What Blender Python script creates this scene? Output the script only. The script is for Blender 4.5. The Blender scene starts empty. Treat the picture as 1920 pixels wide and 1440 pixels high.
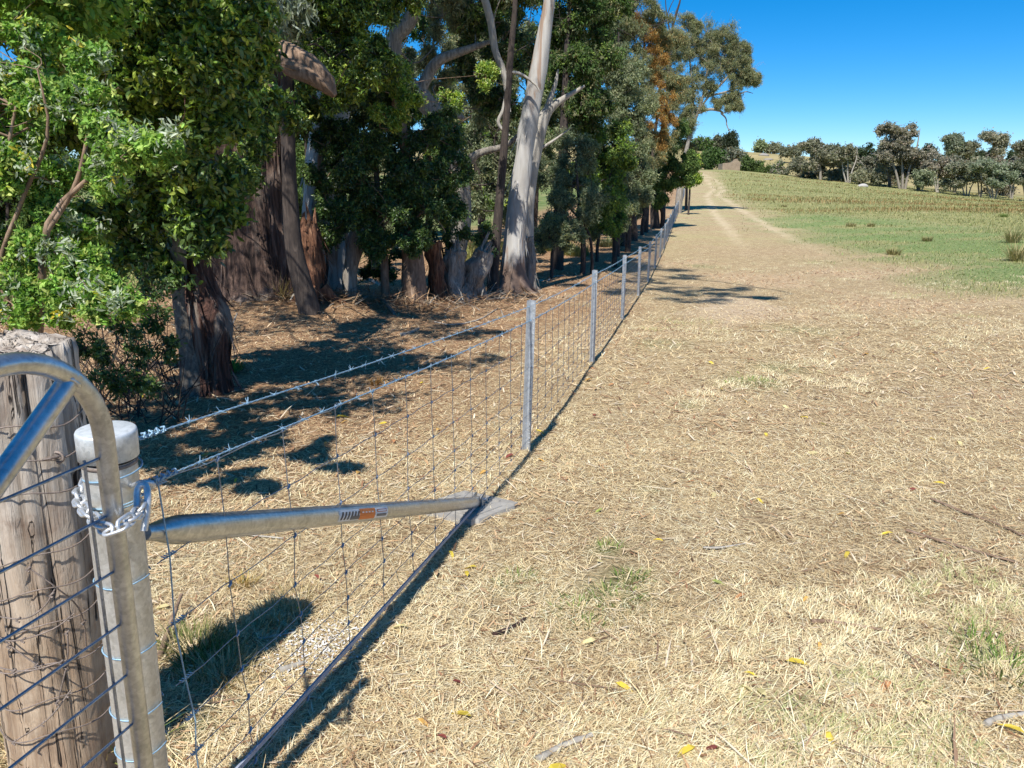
import bpy, math, random
import numpy as np
from mathutils import Vector

# ------------------------------------------------------------------ camera, sky, sun, exposure
F_PX, PITCH, CAM_Z = 1390.0, math.radians(16.2), 1.5
scene = bpy.context.scene
cam_data = bpy.data.cameras.new('camera')
cam_data.sensor_width = 36.0
cam_data.lens = 36.0 * F_PX / 1920.0
cam_data.clip_start = 0.05
cam_data.clip_end = 20000
cam = bpy.data.objects.new('camera', cam_data)
scene.collection.objects.link(cam)
cam.location = (0, 0, CAM_Z)
cam.rotation_euler = (math.radians(90) - PITCH, 0, 0)
scene.camera = cam

SUN_ELEV, SUN_AZ = math.radians(54.5), math.radians(195.6)   # azimuth clockwise from +Y
world = bpy.data.worlds.new('World')
scene.world = world
world.use_nodes = True
wn, wl = world.node_tree.nodes, world.node_tree.links
wn.clear()
sky = wn.new('ShaderNodeTexSky')
sky.sky_type = 'NISHITA'
sky.sun_disc = False
sky.sun_elevation = SUN_ELEV
sky.sun_rotation = SUN_AZ
sky.altitude = 1500
sky.air_density = 0.8
sky.dust_density = 0.0
sky.ozone_density = 10.0
hs = wn.new('ShaderNodeHueSaturation')
hs.inputs['Saturation'].default_value = 1.33
hs.inputs['Hue'].default_value = 0.496
gam = wn.new('ShaderNodeGamma')
gam.inputs['Gamma'].default_value = 0.86
bg = wn.new('ShaderNodeBackground')
bg.inputs['Strength'].default_value = 0.13
wo = wn.new('ShaderNodeOutputWorld')
wl.new(sky.outputs[0], gam.inputs[0])
wl.new(gam.outputs[0], hs.inputs['Color'])
wl.new(hs.outputs[0], bg.inputs['Color'])
wl.new(bg.outputs[0], wo.inputs['Surface'])

sun_data = bpy.data.lights.new('sun', 'SUN')
sun_data.energy = 4.6
sun_data.angle = math.radians(0.55)
sun_data.color = (1.0, 0.955, 0.88)
sun = bpy.data.objects.new('sun', sun_data)
scene.collection.objects.link(sun)
sd = Vector((math.sin(SUN_AZ) * math.cos(SUN_ELEV), math.cos(SUN_AZ) * math.cos(SUN_ELEV), math.sin(SUN_ELEV)))
sun.rotation_euler = sd.to_track_quat('Z', 'Y').to_euler()
sun.location = (-10, -20, 30)

scene.view_settings.view_transform = 'Standard'
scene.view_settings.look = 'None'
scene.view_settings.gamma = 1
scene.view_settings.exposure = 0.56
scene.render.engine = 'CYCLES'
scene.cycles.max_bounces = 6
scene.cycles.transparent_max_bounces = 4
scene.cycles.diffuse_bounces = 3
scene.cycles.glossy_bounces = 3

rng = np.random.default_rng(7)
random.seed(7)
COL = scene.collection


# ------------------------------------------------------------------ helpers
class MB:
    """Collects geometry for ONE mesh object."""
    def __init__(self):
        self.v, self.f, self.fc, self.n = [], [], [], 0

    def add(self, verts, faces, col=None):
        verts = np.asarray(verts, float).reshape(-1, 3)
        faces = np.asarray(faces, int)
        self.v.append(verts)
        self.f.append(faces + self.n)
        if col is not None:
            c = np.asarray(col, float)
            if c.ndim == 1:
                c = np.tile(c, (len(faces), 1))
            self.fc.append(c)
        else:
            self.fc.append(np.full((len(faces), 3), 0.5))
        self.n += len(verts)

    def tube(self, path, radii, sides=8, cap=True, col=None, rough=0.0, ridges=0.0):
        P = np.asarray(path, float)
        n = len(P)
        R = np.broadcast_to(np.asarray(radii, float), (n,)) if np.ndim(radii) <= 1 else radii
        T = np.gradient(P, axis=0)
        T /= np.linalg.norm(T, axis=1)[:, None] + 1e-12
        ref = np.array([0, 0, 1.0]) if abs(T[0, 2]) < 0.9 else np.array([1.0, 0, 0])
        U = np.cross(T[0], ref); U /= np.linalg.norm(U)
        a = np.arange(sides) * 2 * np.pi / sides
        ph = rng.uniform(0, 6.28, 4)
        lump = rng.normal(0, 1, (n, sides))
        lump = (lump + np.roll(lump, 1, 1) + np.roll(lump, -1, 1)) / 1.7
        lump[1:-1] = (lump[:-2] + lump[1:-1] * 1.4 + lump[2:]) / 2.1
        out = np.empty((n, sides, 3))
        for i in range(n):
            U = U - T[i] * np.dot(U, T[i]); U /= np.linalg.norm(U) + 1e-12
            V = np.cross(T[i], U)
            r = np.full(sides, R[i])
            if rough:
                r = r * (1 + rough * (0.5 * np.sin(2 * a + ph[0] + i * .3) + 0.5 * np.sin(3 * a + ph[1] - i * .2)
                                      + .8 * lump[i]))
            if ridges:
                r = r * (1 + ridges * (np.sin(7 * a + ph[2] + .25 * np.sin(i * .5)) * .5 + np.sin(13 * a + ph[3] + .2 * np.sin(i * .9)) * .5))
            out[i] = P[i] + r[:, None] * (np.cos(a)[:, None] * U + np.sin(a)[:, None] * V)
        vs = out.reshape(-1, 3)
        i = np.arange(n - 1)[:, None]; j = np.arange(sides)[None, :]
        q = np.stack([i * sides + j, i * sides + (j + 1) % sides, (i + 1) * sides + (j + 1) % sides, (i + 1) * sides + j], -1).reshape(-1, 4)
        self.add(vs, q, col)
        if cap:
            for k, rev in ((0, True), (n - 1, False)):
                c = np.vstack([out[k], P[k]])
                t = np.stack([np.arange(sides), (np.arange(sides) + 1) % sides, np.full(sides, sides)], -1)
                if rev:
                    t = t[:, ::-1]
                # triangles stored as quads with the last index repeated are not legal: keep as own block
                self.add(c, t, col)

    def box(self, c, s, rot=None, col=None):
        c = np.asarray(c, float); s = np.asarray(s, float) / 2
        v = np.array([[x, y, z] for x in (-1, 1) for y in (-1, 1) for z in (-1, 1)], float) * s
        if rot is not None:
            v = v @ np.asarray(rot, float).T
        self.add(v + c, [[0, 1, 3, 2], [4, 6, 7, 5], [0, 4, 5, 1], [2, 3, 7, 6], [0, 2, 6, 4], [1, 5, 7, 3]], col)

    def build(self, name, mat, parent=None, origin=None, smooth=True, bevel=0.0):
        o0 = np.zeros(3) if origin is None else np.asarray(origin, float)
        V = np.vstack(self.v) - o0
        me = bpy.data.meshes.new(name)
        me.vertices.add(len(V))
        me.vertices.foreach_set('co', V.astype(np.float32).ravel())
        nl = [f.shape[1] for f in self.f]
        cnt = np.concatenate([np.full(len(f), k) for f, k in zip(self.f, nl)])
        loops = np.concatenate([f.ravel() for f in self.f])
        start = np.concatenate([[0], np.cumsum(cnt)[:-1]])
        me.loops.add(len(loops))
        me.loops.foreach_set('vertex_index', loops.astype(np.int32))
        me.polygons.add(len(cnt))
        me.polygons.foreach_set('loop_start', start.astype(np.int32))
        me.polygons.foreach_set('loop_total', cnt.astype(np.int32))
        me.polygons.foreach_set('use_smooth', np.full(len(cnt), smooth))
        C = np.vstack(self.fc)
        at = me.attributes.new('col', 'FLOAT_COLOR', 'FACE')
        at.data.foreach_set('color', np.hstack([C, np.ones((len(C), 1))]).astype(np.float32).ravel())
        me.update(calc_edges=True)
        me.validate()
        ob = bpy.data.objects.new(name, me)
        COL.objects.link(ob)
        if mat:
            me.materials.append(mat)
        if parent is not None:
            ob.parent = parent
        elif origin is not None:
            ob.location = o0
        if bevel:
            m = ob.modifiers.new('bevel', 'BEVEL'); m.width = bevel; m.segments = 2; m.limit_method = 'ANGLE'
        return ob


def tag(o, label=None, cat=None, group=None, kind=None):
    if label: o['label'] = label
    if cat: o['category'] = cat
    if group: o['group'] = group
    if kind: o['kind'] = kind
    return o


def empty(name, loc):
    o = bpy.data.objects.new(name, None)
    o.empty_display_size = 0.1
    COL.objects.link(o)
    o.location = loc
    return o


def ray(px, py):
    x = (px - 960) / F_PX; yd = (py - 720) / F_PX
    return np.array([x, math.cos(PITCH) - yd * math.sin(PITCH), -(math.sin(PITCH) + yd * math.cos(PITCH))])


def W(px, py, d):
    """world point seen at photo pixel (px, py), at forward distance d"""
    r = ray(px, py)
    return np.array([0, 0, CAM_Z]) + r * (d / r[1])


def depth_of(p):
    p = np.asarray(p) - np.array([0, 0, CAM_Z])
    return p[1] * math.cos(PITCH) - p[2] * math.sin(PITCH)


# ------------------------------------------------------------------ terrain height
PY = np.array([-60, -6, -1, 1.2, 3.35, 4.5, 7.7, 11.3, 15, 18.5, 22, 27, 41, 60, 97, 130, 165, 205, 240, 300, 5000.])
PZ = np.array([-.6, -.95, -1.13, -1.34, -1.62, -1.77, -2.0, -2.24, -2.49, -2.70, -2.84, -2.98, -3.1, -3.2, -3.22, -2.75, -1.5, -.35, -.2, -.2, -.2]) + CAM_Z


def fence_x(y):
    return -0.677 + 0.235 * (np.asarray(y, float) - 1.167)


def sstep(a, b, x):
    t = np.clip((x - a) / (b - a), 0, 1)
    return t * t * (3 - 2 * t)


_k = np.random.default_rng(3)
_WV = [(_k.normal(0, 1, 2), _k.uniform(0, 6.28)) for _ in range(10)]


def wav(x, y, s):
    r = 0
    for i, (k, p) in enumerate(_WV):
        r = r + np.sin((k[0] * x + k[1] * y) / s * (1 + .35 * i) + p) / (1 + .5 * i)
    return r / 3.2


def hz(x, y):
    x = np.asarray(x, float); y = np.asarray(y, float)
    z = np.interp(y, PY, PZ)
    z = (z + np.interp(y - .6, PY, PZ) + np.interp(y + .6, PY, PZ)) / 3
    dx = x - fence_x(np.minimum(y, 250))
    # pasture falls away to the right
    T = 0.088 * sstep(30, 175, y)
    z = z - T * np.maximum(0, dx - 3 - 8 * sstep(40, 120, y))
    z = np.where(y > 0, np.maximum(z, -9.5), z)
    # the bank under the old trees
    bank = np.exp(-((dx + 6.5) / 3.0) ** 2) * np.exp(-((y - 12.5) / 3.5) ** 2)
    z = z + .32 * bank
    z = z - 0.02 * np.clip(-dx - 10, 0, 200) * sstep(14, 30, y)
    # far hills
    r = y + .12 * np.abs(x)
    hill = sstep(232, 470, r) * (10.5 + 2.2 * np.sin(x / 95. + 1.2) + 6.0 * sstep(0, 250, x))
    z = z + hill + sstep(470, 1400, r) * 4.0
    # small unevenness
    z = z + .035 * wav(x, y, 1.6) * sstep(1.5, 6, np.abs(dx) + .25 * y) + .012 * wav(y, x, .45) + .10 * wav(x, y, 9) * sstep(14, 40, y)
    return z


def G(px, py):
    """point on the ground seen at photo pixel (px, py)"""
    r = ray(px, py)
    t = np.concatenate([np.linspace(.5, 60, 2400), np.linspace(60, 700, 2600)])
    X, Y, Z = r[0] * t, r[1] * t, CAM_Z + r[2] * t
    below = Z < hz(X, Y)
    i = int(np.argmax(below)) if below.any() else len(t) - 1
    return np.array([X[i], Y[i], float(hz(X[i], Y[i]))])


def ground(x, y, dz=0.0):
    return np.array([x, y, float(hz(x, y)) + dz])


# ------------------------------------------------------------------ materials
def new_mat(name):
    m = bpy.data.materials.new(name)
    m.use_nodes = True
    nt = m.node_tree
    b = nt.nodes['Principled BSDF']
    return m, nt, b


def N(nt, t, **kw):
    n = nt.nodes.new(t)
    for k, v in kw.items():
        if k in n.inputs:
            n.inputs[k].default_value = v
        else:
            setattr(n, k, v)
    return n


def ramp(nt, fac, stops):
    r = nt.nodes.new('ShaderNodeValToRGB')
    e = r.color_ramp.elements
    while len(e) < len(stops):
        e.new(0.5)
    for el, (p, c) in zip(e, stops):
        el.position = p
        el.color = (*c, 1)
    nt.links.new(fac, r.inputs['Fac'])
    return r.outputs['Color']


def coords(nt, scale=(1, 1, 1)):
    tc = N(nt, 'ShaderNodeTexCoord')
    mp = N(nt, 'ShaderNodeMapping')
    mp.inputs['Scale'].default_value = scale
    nt.links.new(tc.outputs['Object'], mp.inputs['Vector'])
    return mp.outputs['Vector']


def noise(nt, vec, scale, detail=6, rough=.6, dist=0.0):
    n = N(nt, 'ShaderNodeTexNoise')
    n.inputs['Scale'].default_value = scale
    n.inputs['Detail'].default_value = detail
    n.inputs['Roughness'].default_value = rough
    n.inputs['Distortion'].default_value = dist
    nt.links.new(vec, n.inputs['Vector'])
    return n.outputs['Fac']


def bump(nt, h, strength, dist, bsdf):
    b = N(nt, 'ShaderNodeBump')
    b.inputs['Strength'].default_value = strength
    b.inputs['Distance'].default_value = dist
    nt.links.new(h, b.inputs['Height'])
    nt.links.new(b.outputs['Normal'], bsdf.inputs['Normal'])


def mixc(nt, fac, a, b, mode='MIX'):
    m = N(nt, 'ShaderNodeMix', data_type='RGBA', blend_type=mode)
    for sock, v in ((m.inputs['Factor'], fac), (m.inputs['A'], a), (m.inputs['B'], b)):
        pass
    def put(s, v):
        if isinstance(v, (int, float)): s.default_value = v
        elif isinstance(v, tuple): s.default_value = (*v, 1)
        else: nt.links.new(v, s)
    put(m.inputs[0], fac); put(m.inputs[6], a); put(m.inputs[7], b)
    return m.outputs[2]


def bark_mat(name, stops, vscale=(14, 14, 1.6), bstr=.9, bdist=.03, rough=.9, scale=1.0, patch=None):
    m, nt, b = new_mat(name)
    v = coords(nt, vscale)
    n1 = noise(nt, v, scale, 8, .65, .6)
    c = ramp(nt, n1, stops)
    if patch:
        v2 = coords(nt, patch['scale'])
        n2 = noise(nt, v2, 1.0, 5, .55, 1.2)
        f = ramp(nt, n2, [(patch['lo'], (0, 0, 0)), (patch['hi'], (1, 1, 1))])
        c = mixc(nt, f, c, patch['col'])
    nt.links.new(c, b.inputs['Base Color'])
    b.inputs['Roughness'].default_value = rough
    bump(nt, n1, bstr, bdist, b)
    return m


M = {}
M['stringybark'] = bark_mat('stringybark', [(.34, (.012, .007, .006)), (.46, (.055, .032, .024)), (.57, (.13, .08, .06)), (.72, (.31, .225, .17))], (15, 15, .9), 1, .09,
                            patch=dict(scale=(1.2, 1.2, .5), lo=.56, hi=.72, col=(.30, .25, .21)))
M['red_bark'] = bark_mat('red_bark', [(.34, (.016, .009, .008)), (.47, (.075, .034, .025)), (.58, (.17, .085, .06)), (.7, (.33, .22, .165))], (19, 19, 2.0), 1, .07, patch=dict(scale=(6, 6, .9), lo=.56, hi=.64, col=(.27, .215, .175)))
M['orange_bark'] = bark_mat('orange_bark', [(.32, (.03, .013, .008)), (.48, (.15, .065, .034)), (.62, (.32, .16, .085)), (.74, (.44, .27, .16))], (30, 30, 3.2), 1, .03)
M['dark_bark'] = bark_mat('dark_bark', [(.3, (.018, .014, .013)), (.55, (.06, .045, .037)), (.75, (.14, .11, .09))], (20, 20, 4), .8, .015)
M['grey_bark'] = bark_mat('grey_bark', [(.3, (.075, .062, .05)), (.55, (.2, .175, .145)), (.75, (.36, .33, .28))], (40, 40, 22), .8, .01)
M['dead_wood'] = bark_mat('dead_wood', [(.28, (.08, .066, .055)), (.5, (.27, .24, .2)), (.75, (.5, .46, .4))], (26, 26, 2.2), .9, .02)
M['brown_limb'] = bark_mat('brown_limb', [(.3, (.09, .055, .035)), (.55, (.27, .18, .12)), (.75, (.46, .34, .25))], (18, 18, 4), .7, .02)
M['white_gum'] = bark_mat('white_gum', [(.25, (.26, .23, .2)), (.45, (.40, .38, .35)), (.62, (.50, .485, .455)), (.8, (.56, .545, .52))], (5, 5, .8), .25, .02, .7,
                          patch=dict(scale=(3.4, 3.4, .55), lo=.545, hi=.62, col=(.33, .235, .175)))
_nt = M['white_gum'].node_tree; _b = _nt.nodes['Principled BSDF']
_src = _b.inputs['Base Color'].links[0].from_socket
_tc = N(_nt, 'ShaderNodeTexCoord'); _sx = N(_nt, 'ShaderNodeSeparateXYZ'); _nt.links.new(_tc.outputs['Object'], _sx.inputs[0])
_n = noise(_nt, coords(_nt, (7, 7, 1.6)), 1.0, 6, .7)
_ad = N(_nt, 'ShaderNodeMath', operation='MULTIPLY_ADD'); _ad.inputs[1].default_value = -1.1; _nt.links.new(_n, _ad.inputs[0]); _nt.links.new(_sx.outputs['Z'], _ad.inputs[2])
_f = ramp(_nt, _ad.outputs[0], [(.0, (1, 1, 1)), (.25, (0, 0, 0))])
_nt.links.new(mixc(_nt, _f, _src, (.15, .10, .075)), _b.inputs['Base Color'])
M['blue_gum'] = bark_mat('blue_gum', [(.25, (.3, .28, .25)), (.5, (.5, .5, .48)), (.75, (.62, .62, .6))], (5, 5, .7), .3, .02, .7,
                         patch=dict(scale=(3.5, 3.5, .5), lo=.5, hi=.6, col=(.34, .22, .15)))
M['bleached_wood'] = bark_mat('bleached_wood', [(.3, (.24, .215, .18)), (.55, (.42, .39, .34)), (.75, (.54, .51, .46))], (14, 14, 2), .5, .02)


def attr_mat(name, rough=.8, trans=0.0, spec=.5, vary=0.0):
    m, nt, b = new_mat(name)
    a = N(nt, 'ShaderNodeAttribute', attribute_name='col')
    b.inputs['Roughness'].default_value = rough
    b.inputs['Specular IOR Level'].default_value = spec
    nt.links.new(a.outputs['Color'], b.inputs['Base Color'])
    if trans:
        tr = N(nt, 'ShaderNodeBsdfTranslucent')
        g = mixc(nt, 1.0, a.outputs['Color'], (1.5, 1.55, .75), 'MULTIPLY')
        nt.links.new(g, tr.inputs['Color'])
        mx = N(nt, 'ShaderNodeMixShader')
        mx.inputs[0].default_value = trans
        out = nt.nodes['Material Output']
        nt.links.new(b.outputs[0], mx.inputs[1])
        nt.links.new(tr.outputs[0], mx.inputs[2])
        nt.links.new(mx.outputs[0], out.inputs['Surface'])
    return m


M['leaf_glossy'] = attr_mat('leaf_glossy', .36, .3, .6)
M['leaf_soft'] = attr_mat('leaf_soft', .65, .32, .3)
M['straw'] = attr_mat('straw', .85, .12, .25)
M['litter'] = attr_mat('litter', .85, 0, .25)
M['paint'] = attr_mat('paint', .5, 0, .5)


def metal(name, c1, c2, rough=.38, metallic=.85, scale=18.0, bstr=.08):
    m, nt, b = new_mat(name)
    v = coords(nt, (1, 1, 1))
    n1 = noise(nt, v, scale, 5, .6)
    n2 = noise(nt, v, scale * 7, 3, .6)
    c = ramp(nt, n1, [(.3, c1), (.7, c2)])
    c = mixc(nt, .12, c, ramp(nt, n2, [(.35, (.12, .12, .12)), (.6, (.8, .8, .8))]))
    vo = N(nt, 'ShaderNodeTexVoronoi'); vo.inputs['Scale'].default_value = 130; nt.links.new(v, vo.inputs['Vector'])
    bw_ = N(nt, 'ShaderNodeRGBToBW'); nt.links.new(vo.outputs['Color'], bw_.inputs[0])
    c = mixc(nt, .30, c, bw_.outputs[0], 'SOFT_LIGHT')
    sc_ = noise(nt, coords(nt, (30, 30, 6)), 1.0, 7, .75, 1.5)
    c = mixc(nt, ramp(nt, sc_, [(.60, (0, 0, 0)), (.70, (.55, .55, .55))]), c, (.30, .28, .25))
    nt.links.new(c, b.inputs['Base Color'])
    b.inputs['Metallic'].default_value = metallic
    r = N(nt, 'ShaderNodeMapRange')
    r.inputs['To Min'].default_value = rough - .1
    r.inputs['To Max'].default_value = rough + .15
    nt.links.new(n1, r.inputs['Value'])
    nt.links.new(r.outputs[0], b.inputs['Roughness'])
    bump(nt, n2, bstr, .002, b)
    return m


M['galv_tube'] = metal('galv_tube', (.40, .42, .44), (.60, .62, .63), .33, .9)
M['galv_post'] = metal('galv_post', (.52, .51, .47), (.68, .67, .63), .48, .65)
M['galv_cap'] = metal('galv_cap', (.58, .62, .64), (.70, .74, .76), .5, .35, 26)
M['galv_picket'] = metal('galv_picket', (.42, .46, .50), (.58, .62, .66), .45, .6, 30)
M['galv_wire'] = metal('galv_wire', (.22, .25, .31), (.36, .40, .47), .4, .8, 40)
M['barb'] = metal('barb', (.17, .34, .50), (.28, .46, .60), .5, .3, 60)  # sky reflection put into the base colour as blue
M['chain'] = metal('chain', (.58, .60, .62), (.74, .76, .78), .46, .75, 60)
M['strap'] = metal('strap', (.30, .33, .41), (.40, .43, .52), .55, .1, 20)
M['rust_wire'] = metal('rust_wire', (.12, .085, .065), (.27, .2, .16), .7, .3, 60)
m, nt, b = new_mat('foot_plastic')
v = coords(nt)
c = ramp(nt, noise(nt, v, 14, 6, .7), [(.3, (.24, .225, .205)), (.7, (.40, .38, .345))])
nt.links.new(c, b.inputs['Base Color']); b.inputs['Roughness'].default_value = .75
bump(nt, noise(nt, v, 60, 4), .4, .003, b)
M['foot_plastic'] = m

# weathered timber of the old post
m, nt, b = new_mat('old_timber')
v = coords(nt, (34, 34, 1.7))
n1 = noise(nt, v, 1.0, 9, .68, .5)
v2 = coords(nt, (5, 5, 2.2))
n2 = noise(nt, v2, 1.0, 4, .6)
grey = ramp(nt, n1, [(.28, (.08, .06, .045)), (.40, (.36, .30, .24)), (.56, (.60, .53, .45)), (.76, (.78, .72, .63))])
brown = ramp(nt, n1, [(.25, (.10, .055, .03)), (.43, (.38, .27, .18)), (.6, (.54, .42, .30)), (.8, (.68, .56, .42))])
# lower part is browner than the bleached top
tc = N(nt, 'ShaderNodeTexCoord'); sx = N(nt, 'ShaderNodeSeparateXYZ')
nt.links.new(tc.outputs['Object'], sx.inputs[0])
ad = N(nt, 'ShaderNodeMath', operation='MULTIPLY_ADD'); ad.inputs[1].default_value = .5; nt.links.new(n2, ad.inputs[0]); nt.links.new(sx.outputs['Z'], ad.inputs[2])
f = ramp(nt, ad.outputs[0], [(.62, (1, 1, 1)), (1.0, (0, 0, 0))])
ck = noise(nt, coords(nt, (26, 26, .9)), 1.0, 4, .55, .8)
crack = ramp(nt, ck, [(.472, (0, 0, 0)), (.484, (1, 1, 1)), (.490, (1, 1, 1)), (.502, (0, 0, 0))])
ck2 = noise(nt, coords(nt, (9, 9, 5)), 1.0, 6, .7, .5)
stain = ramp(nt, ck2, [(.5, (0, 0, 0)), (.68, (1, 1, 1))])
wood = mixc(nt, f, grey, brown)
wood = mixc(nt, stain, wood, mixc(nt, .6, wood, (.16, .085, .05)))
wood = mixc(nt, crack, wood, (.035, .025, .02))
nt.links.new(wood, b.inputs['Base Color'])
b.inputs['Roughness'].default_value = .9
hh_ = N(nt, 'ShaderNodeMath', operation='SUBTRACT'); nt.links.new(n1, hh_.inputs[0]); nt.links.new(crack, hh_.inputs[1])
bump(nt, hh_.outputs[0], 1.0, .012, b)
M['old_timber'] = m

# ------------------------------------------------------------------ ground sheet
def seg_dist(x, y, pts):
    d = np.full(np.shape(x), 1e9)
    for (ax, ay), (bx, by) in zip(pts[:-1], pts[1:]):
        vx, vy = bx - ax, by - ay
        t = np.clip(((x - ax) * vx + (y - ay) * vy) / (vx * vx + vy * vy), 0, 1)
        d = np.minimum(d, np.hypot(x - ax - t * vx, y - ay - t * vy))
    return d


def inside(x, y, poly):
    r = np.zeros(np.shape(x), bool)
    n = len(poly)
    for i in range(n):
        (ax, ay), (bx, by) = poly[i], poly[(i + 1) % n]
        c = ((ay > y) != (by > y)) & (x < (bx - ax) * (y - ay) / (by - ay + 1e-12) + ax)
        r ^= c
    return r


def soft(x, y, poly, w):
    d = seg_dist(x, y, list(poly) + [poly[0]])
    s = np.where(inside(x, y, poly), d, -d)
    return sstep(-w, w, s + wav(x * 3, y * 3, 3.0 * w) * w * .9)


GREEN_POLY = [tuple(G(*p)[:2]) for p in ((1430, 412), (1520, 402), (1700, 415), (1990, 440), (2150, 500), (2050, 560), (1800, 516), (1640, 482), (1520, 448))]
# edge between bare paddock track and the pasture on the right
EDGE = [tuple(G(*p)[:2]) for p in ((1345, 322), (1350, 345), (1375, 372), (1470, 408), (1620, 462), (1800, 512), (2000, 548), (2400, 640))]
PASTURE_POLY = EDGE + [(60., 2.), (400., 2.), (400., 210.), (40., 235.)]
TRACKS = [[tuple(G(*p)[:2]) for p in ((1318, 326), (1352, 345), (1356, 358), (1344, 366), (1372, 382), (1440, 425), (1540, 472), (1700, 520), (1990, 600))],
          [tuple(G(*p)[:2]) for p in ((1310, 326), (1330, 342), (1338, 355), (1325, 368), (1340, 400), (1400, 470), (1560, 560), (1800, 700))]]
BARE = [tuple(G(*p)[:2]) for p in ((1340, 555), (1420, 560), (1480, 590), (1370, 610), (1290, 590))]
GREEN_SPOTS = [(G(*p), r) for p, r in (((1410, 718), .28), ((1140, 1030), .07), ((1180, 1090), .10), ((1160, 1125), .14), ((1885, 1260), .16), ((1840, 1215), .10),
                                        ((1240, 645), .3), ((1320, 500), .5), ((1290, 760), .12), ((1080, 1145), .12), ((970, 1090), .1), ((1500, 620), .4), ((330, 1390), .12), ((1215, 920), .07), ((1460, 690), .25))]


def masks(x, y):
    dx = x - fence_x(np.minimum(y, 250))
    green = soft(x, y, GREEN_POLY, 2.6) * sstep(-.45, .45, wav(x * .9, y * 2.2, 4.0) + .45 * wav(x * 2, y * 3, 2.0) + .38) * .86
    past = soft(x, y, PASTURE_POLY, 2.2) * (1 - green)
    tr = np.zeros_like(x)
    for t in TRACKS:
        d = seg_dist(x, y, t)
        tr = np.maximum(tr, (1 - sstep(.08, .42, d + .22 * wav(x * 2, y * 2, 1.5))) * sstep(22, 45, y) * .8)
    woods = sstep(.3, -1.8, dx + .8 * wav(x, y, 2.2)) * sstep(2.6, 5.5, y - .3 * dx)
    grassy_left = sstep(-9, -13, dx + wav(x, y, 5)) * sstep(4, 9, y)
    red = .8 * sstep(.0, .5, wav(x * .8, y * 1.1, 2.6) + .3 * wav(x * 2, y * 2, 1.5) - .12 + .2 * sstep(6, 10, y) - .35 * sstep(16, 26, y) - .9 * sstep(34, 60, y)) * sstep(4.0, 8, y) * (1 - past) * (1 - green) * (1 - woods)
    bare = soft(x, y, BARE, .35)
    spots = np.zeros_like(x)
    for c, r in GREEN_SPOTS:
        spots = np.maximum(spots, .5 * np.exp(-((x - c[0]) ** 2 + ((y - c[1]) * .8) ** 2) / (r * r * 1.2)))
    far = sstep(215, 250, y + .12 * np.abs(x))
    dry = sstep(18, 45, y) * (dx > 0)
    return green, past, tr, woods, grassy_left, red, bare, spots, far, dry


def axis(lo, hi, c, fine, growth):
    a = [0.0]; s = fine
    while a[-1] < hi - c:
        a.append(a[-1] + s); s *= growth
    b = [0.0]; s = fine
    while b[-1] < c - lo:
        b.append(b[-1] + s); s *= growth
    return np.array(sorted(set([c - t for t in b] + [c + t for t in a])))


xs = axis(-4500, 4500, .6, .06, 1.024)
ys = axis(-1500, 9000, 3.0, .06, 1.022)
XX, YY = np.meshgrid(xs, ys)
ZZ = hz(XX, YY)
gm = MB()
nx, ny = len(xs), len(ys)
ii, jj = np.meshgrid(np.arange(ny - 1), np.arange(nx - 1), indexing='ij')
q = np.stack([ii * nx + jj, ii * nx + jj + 1, (ii + 1) * nx + jj + 1, (ii + 1) * nx + jj], -1).reshape(-1, 4)
gm.add(np.stack([XX, YY, ZZ], -1).reshape(-1, 3), q)

m, nt, b = new_mat('ground_cover')
ACC = {}
def at_node(n):
    a = N(nt, 'ShaderNodeAttribute', attribute_name=n)
    return a.outputs['Fac']
v = coords(nt)
f_fine = noise(nt, v, 38, 8, .72)
f_mid = noise(nt, v, 4.5, 7, .65)
f_big = noise(nt, v, .55, 6, .6)
f_huge = noise(nt, v, .05, 6, .6)
straw = ramp(nt, f_fine, [(.33, (.12, .075, .04)), (.44, (.33, .24, .14)), (.55, (.54, .43, .265)), (.72, (.76, .65, .43))])
straw2 = ramp(nt, f_mid, [(.35, (.72, .66, .6)), (.65, (1.05, 1.05, 1.05))])
straw = mixc(nt, 1.0, straw, straw2, 'MULTIPLY')
litter = ramp(nt, f_fine, [(.34, (.10, .05, .028)), (.47, (.28, .165, .09)), (.58, (.44, .29, .165)), (.75, (.60, .45, .29))])
redl = ramp(nt, f_fine, [(.32, (.21, .13, .075)), (.46, (.45, .32, .2)), (.58, (.62, .485, .315)), (.74, (.77, .65, .45))])
dirt = ramp(nt, f_mid, [(.3, (.46, .345, .235)), (.7, (.56, .44, .31))])
green = ramp(nt, noise(nt, v, 9, 7, .7), [(.3, (.08, .13, .04)), (.47, (.14, .22, .07)), (.62, (.22, .27, .10)), (.76, (.40, .36, .19))])
past = ramp(nt, mixc(nt, .5, f_big, noise(nt, coords(nt, (.35, 1.1, 1)), .8, 7, .7)), [(.34, (.17, .185, .07)), (.48, (.25, .25, .10)), (.6, (.33, .305, .14)), (.7, (.42, .36, .2))])
track = ramp(nt, f_mid, [(.3, (.46, .36, .22)), (.7, (.62, .51, .34))])
lgr = ramp(nt, f_big, [(.35, (.10, .15, .04)), (.55, (.19, .22, .08)), (.7, (.32, .28, .13))])
hillc = ramp(nt, f_huge, [(.35, (.23, .20, .09)), (.5, (.34, .28, .13)), (.65, (.41, .33, .17))])
f_pat = noise(nt, coords(nt, (.16, .5, 1)), 1.0, 6, .65, .4)
dryg = ramp(nt, f_mid, [(.3, (.30, .27, .13)), (.6, (.44, .38, .2))])
far_f = mixc(nt, 1.0, at_node('m_dry'), ramp(nt, f_pat, [(.42, (0, 0, 0)), (.6, (1, 1, 1))]), 'MULTIPLY')
c = mixc(nt, far_f, straw, dryg)
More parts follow.
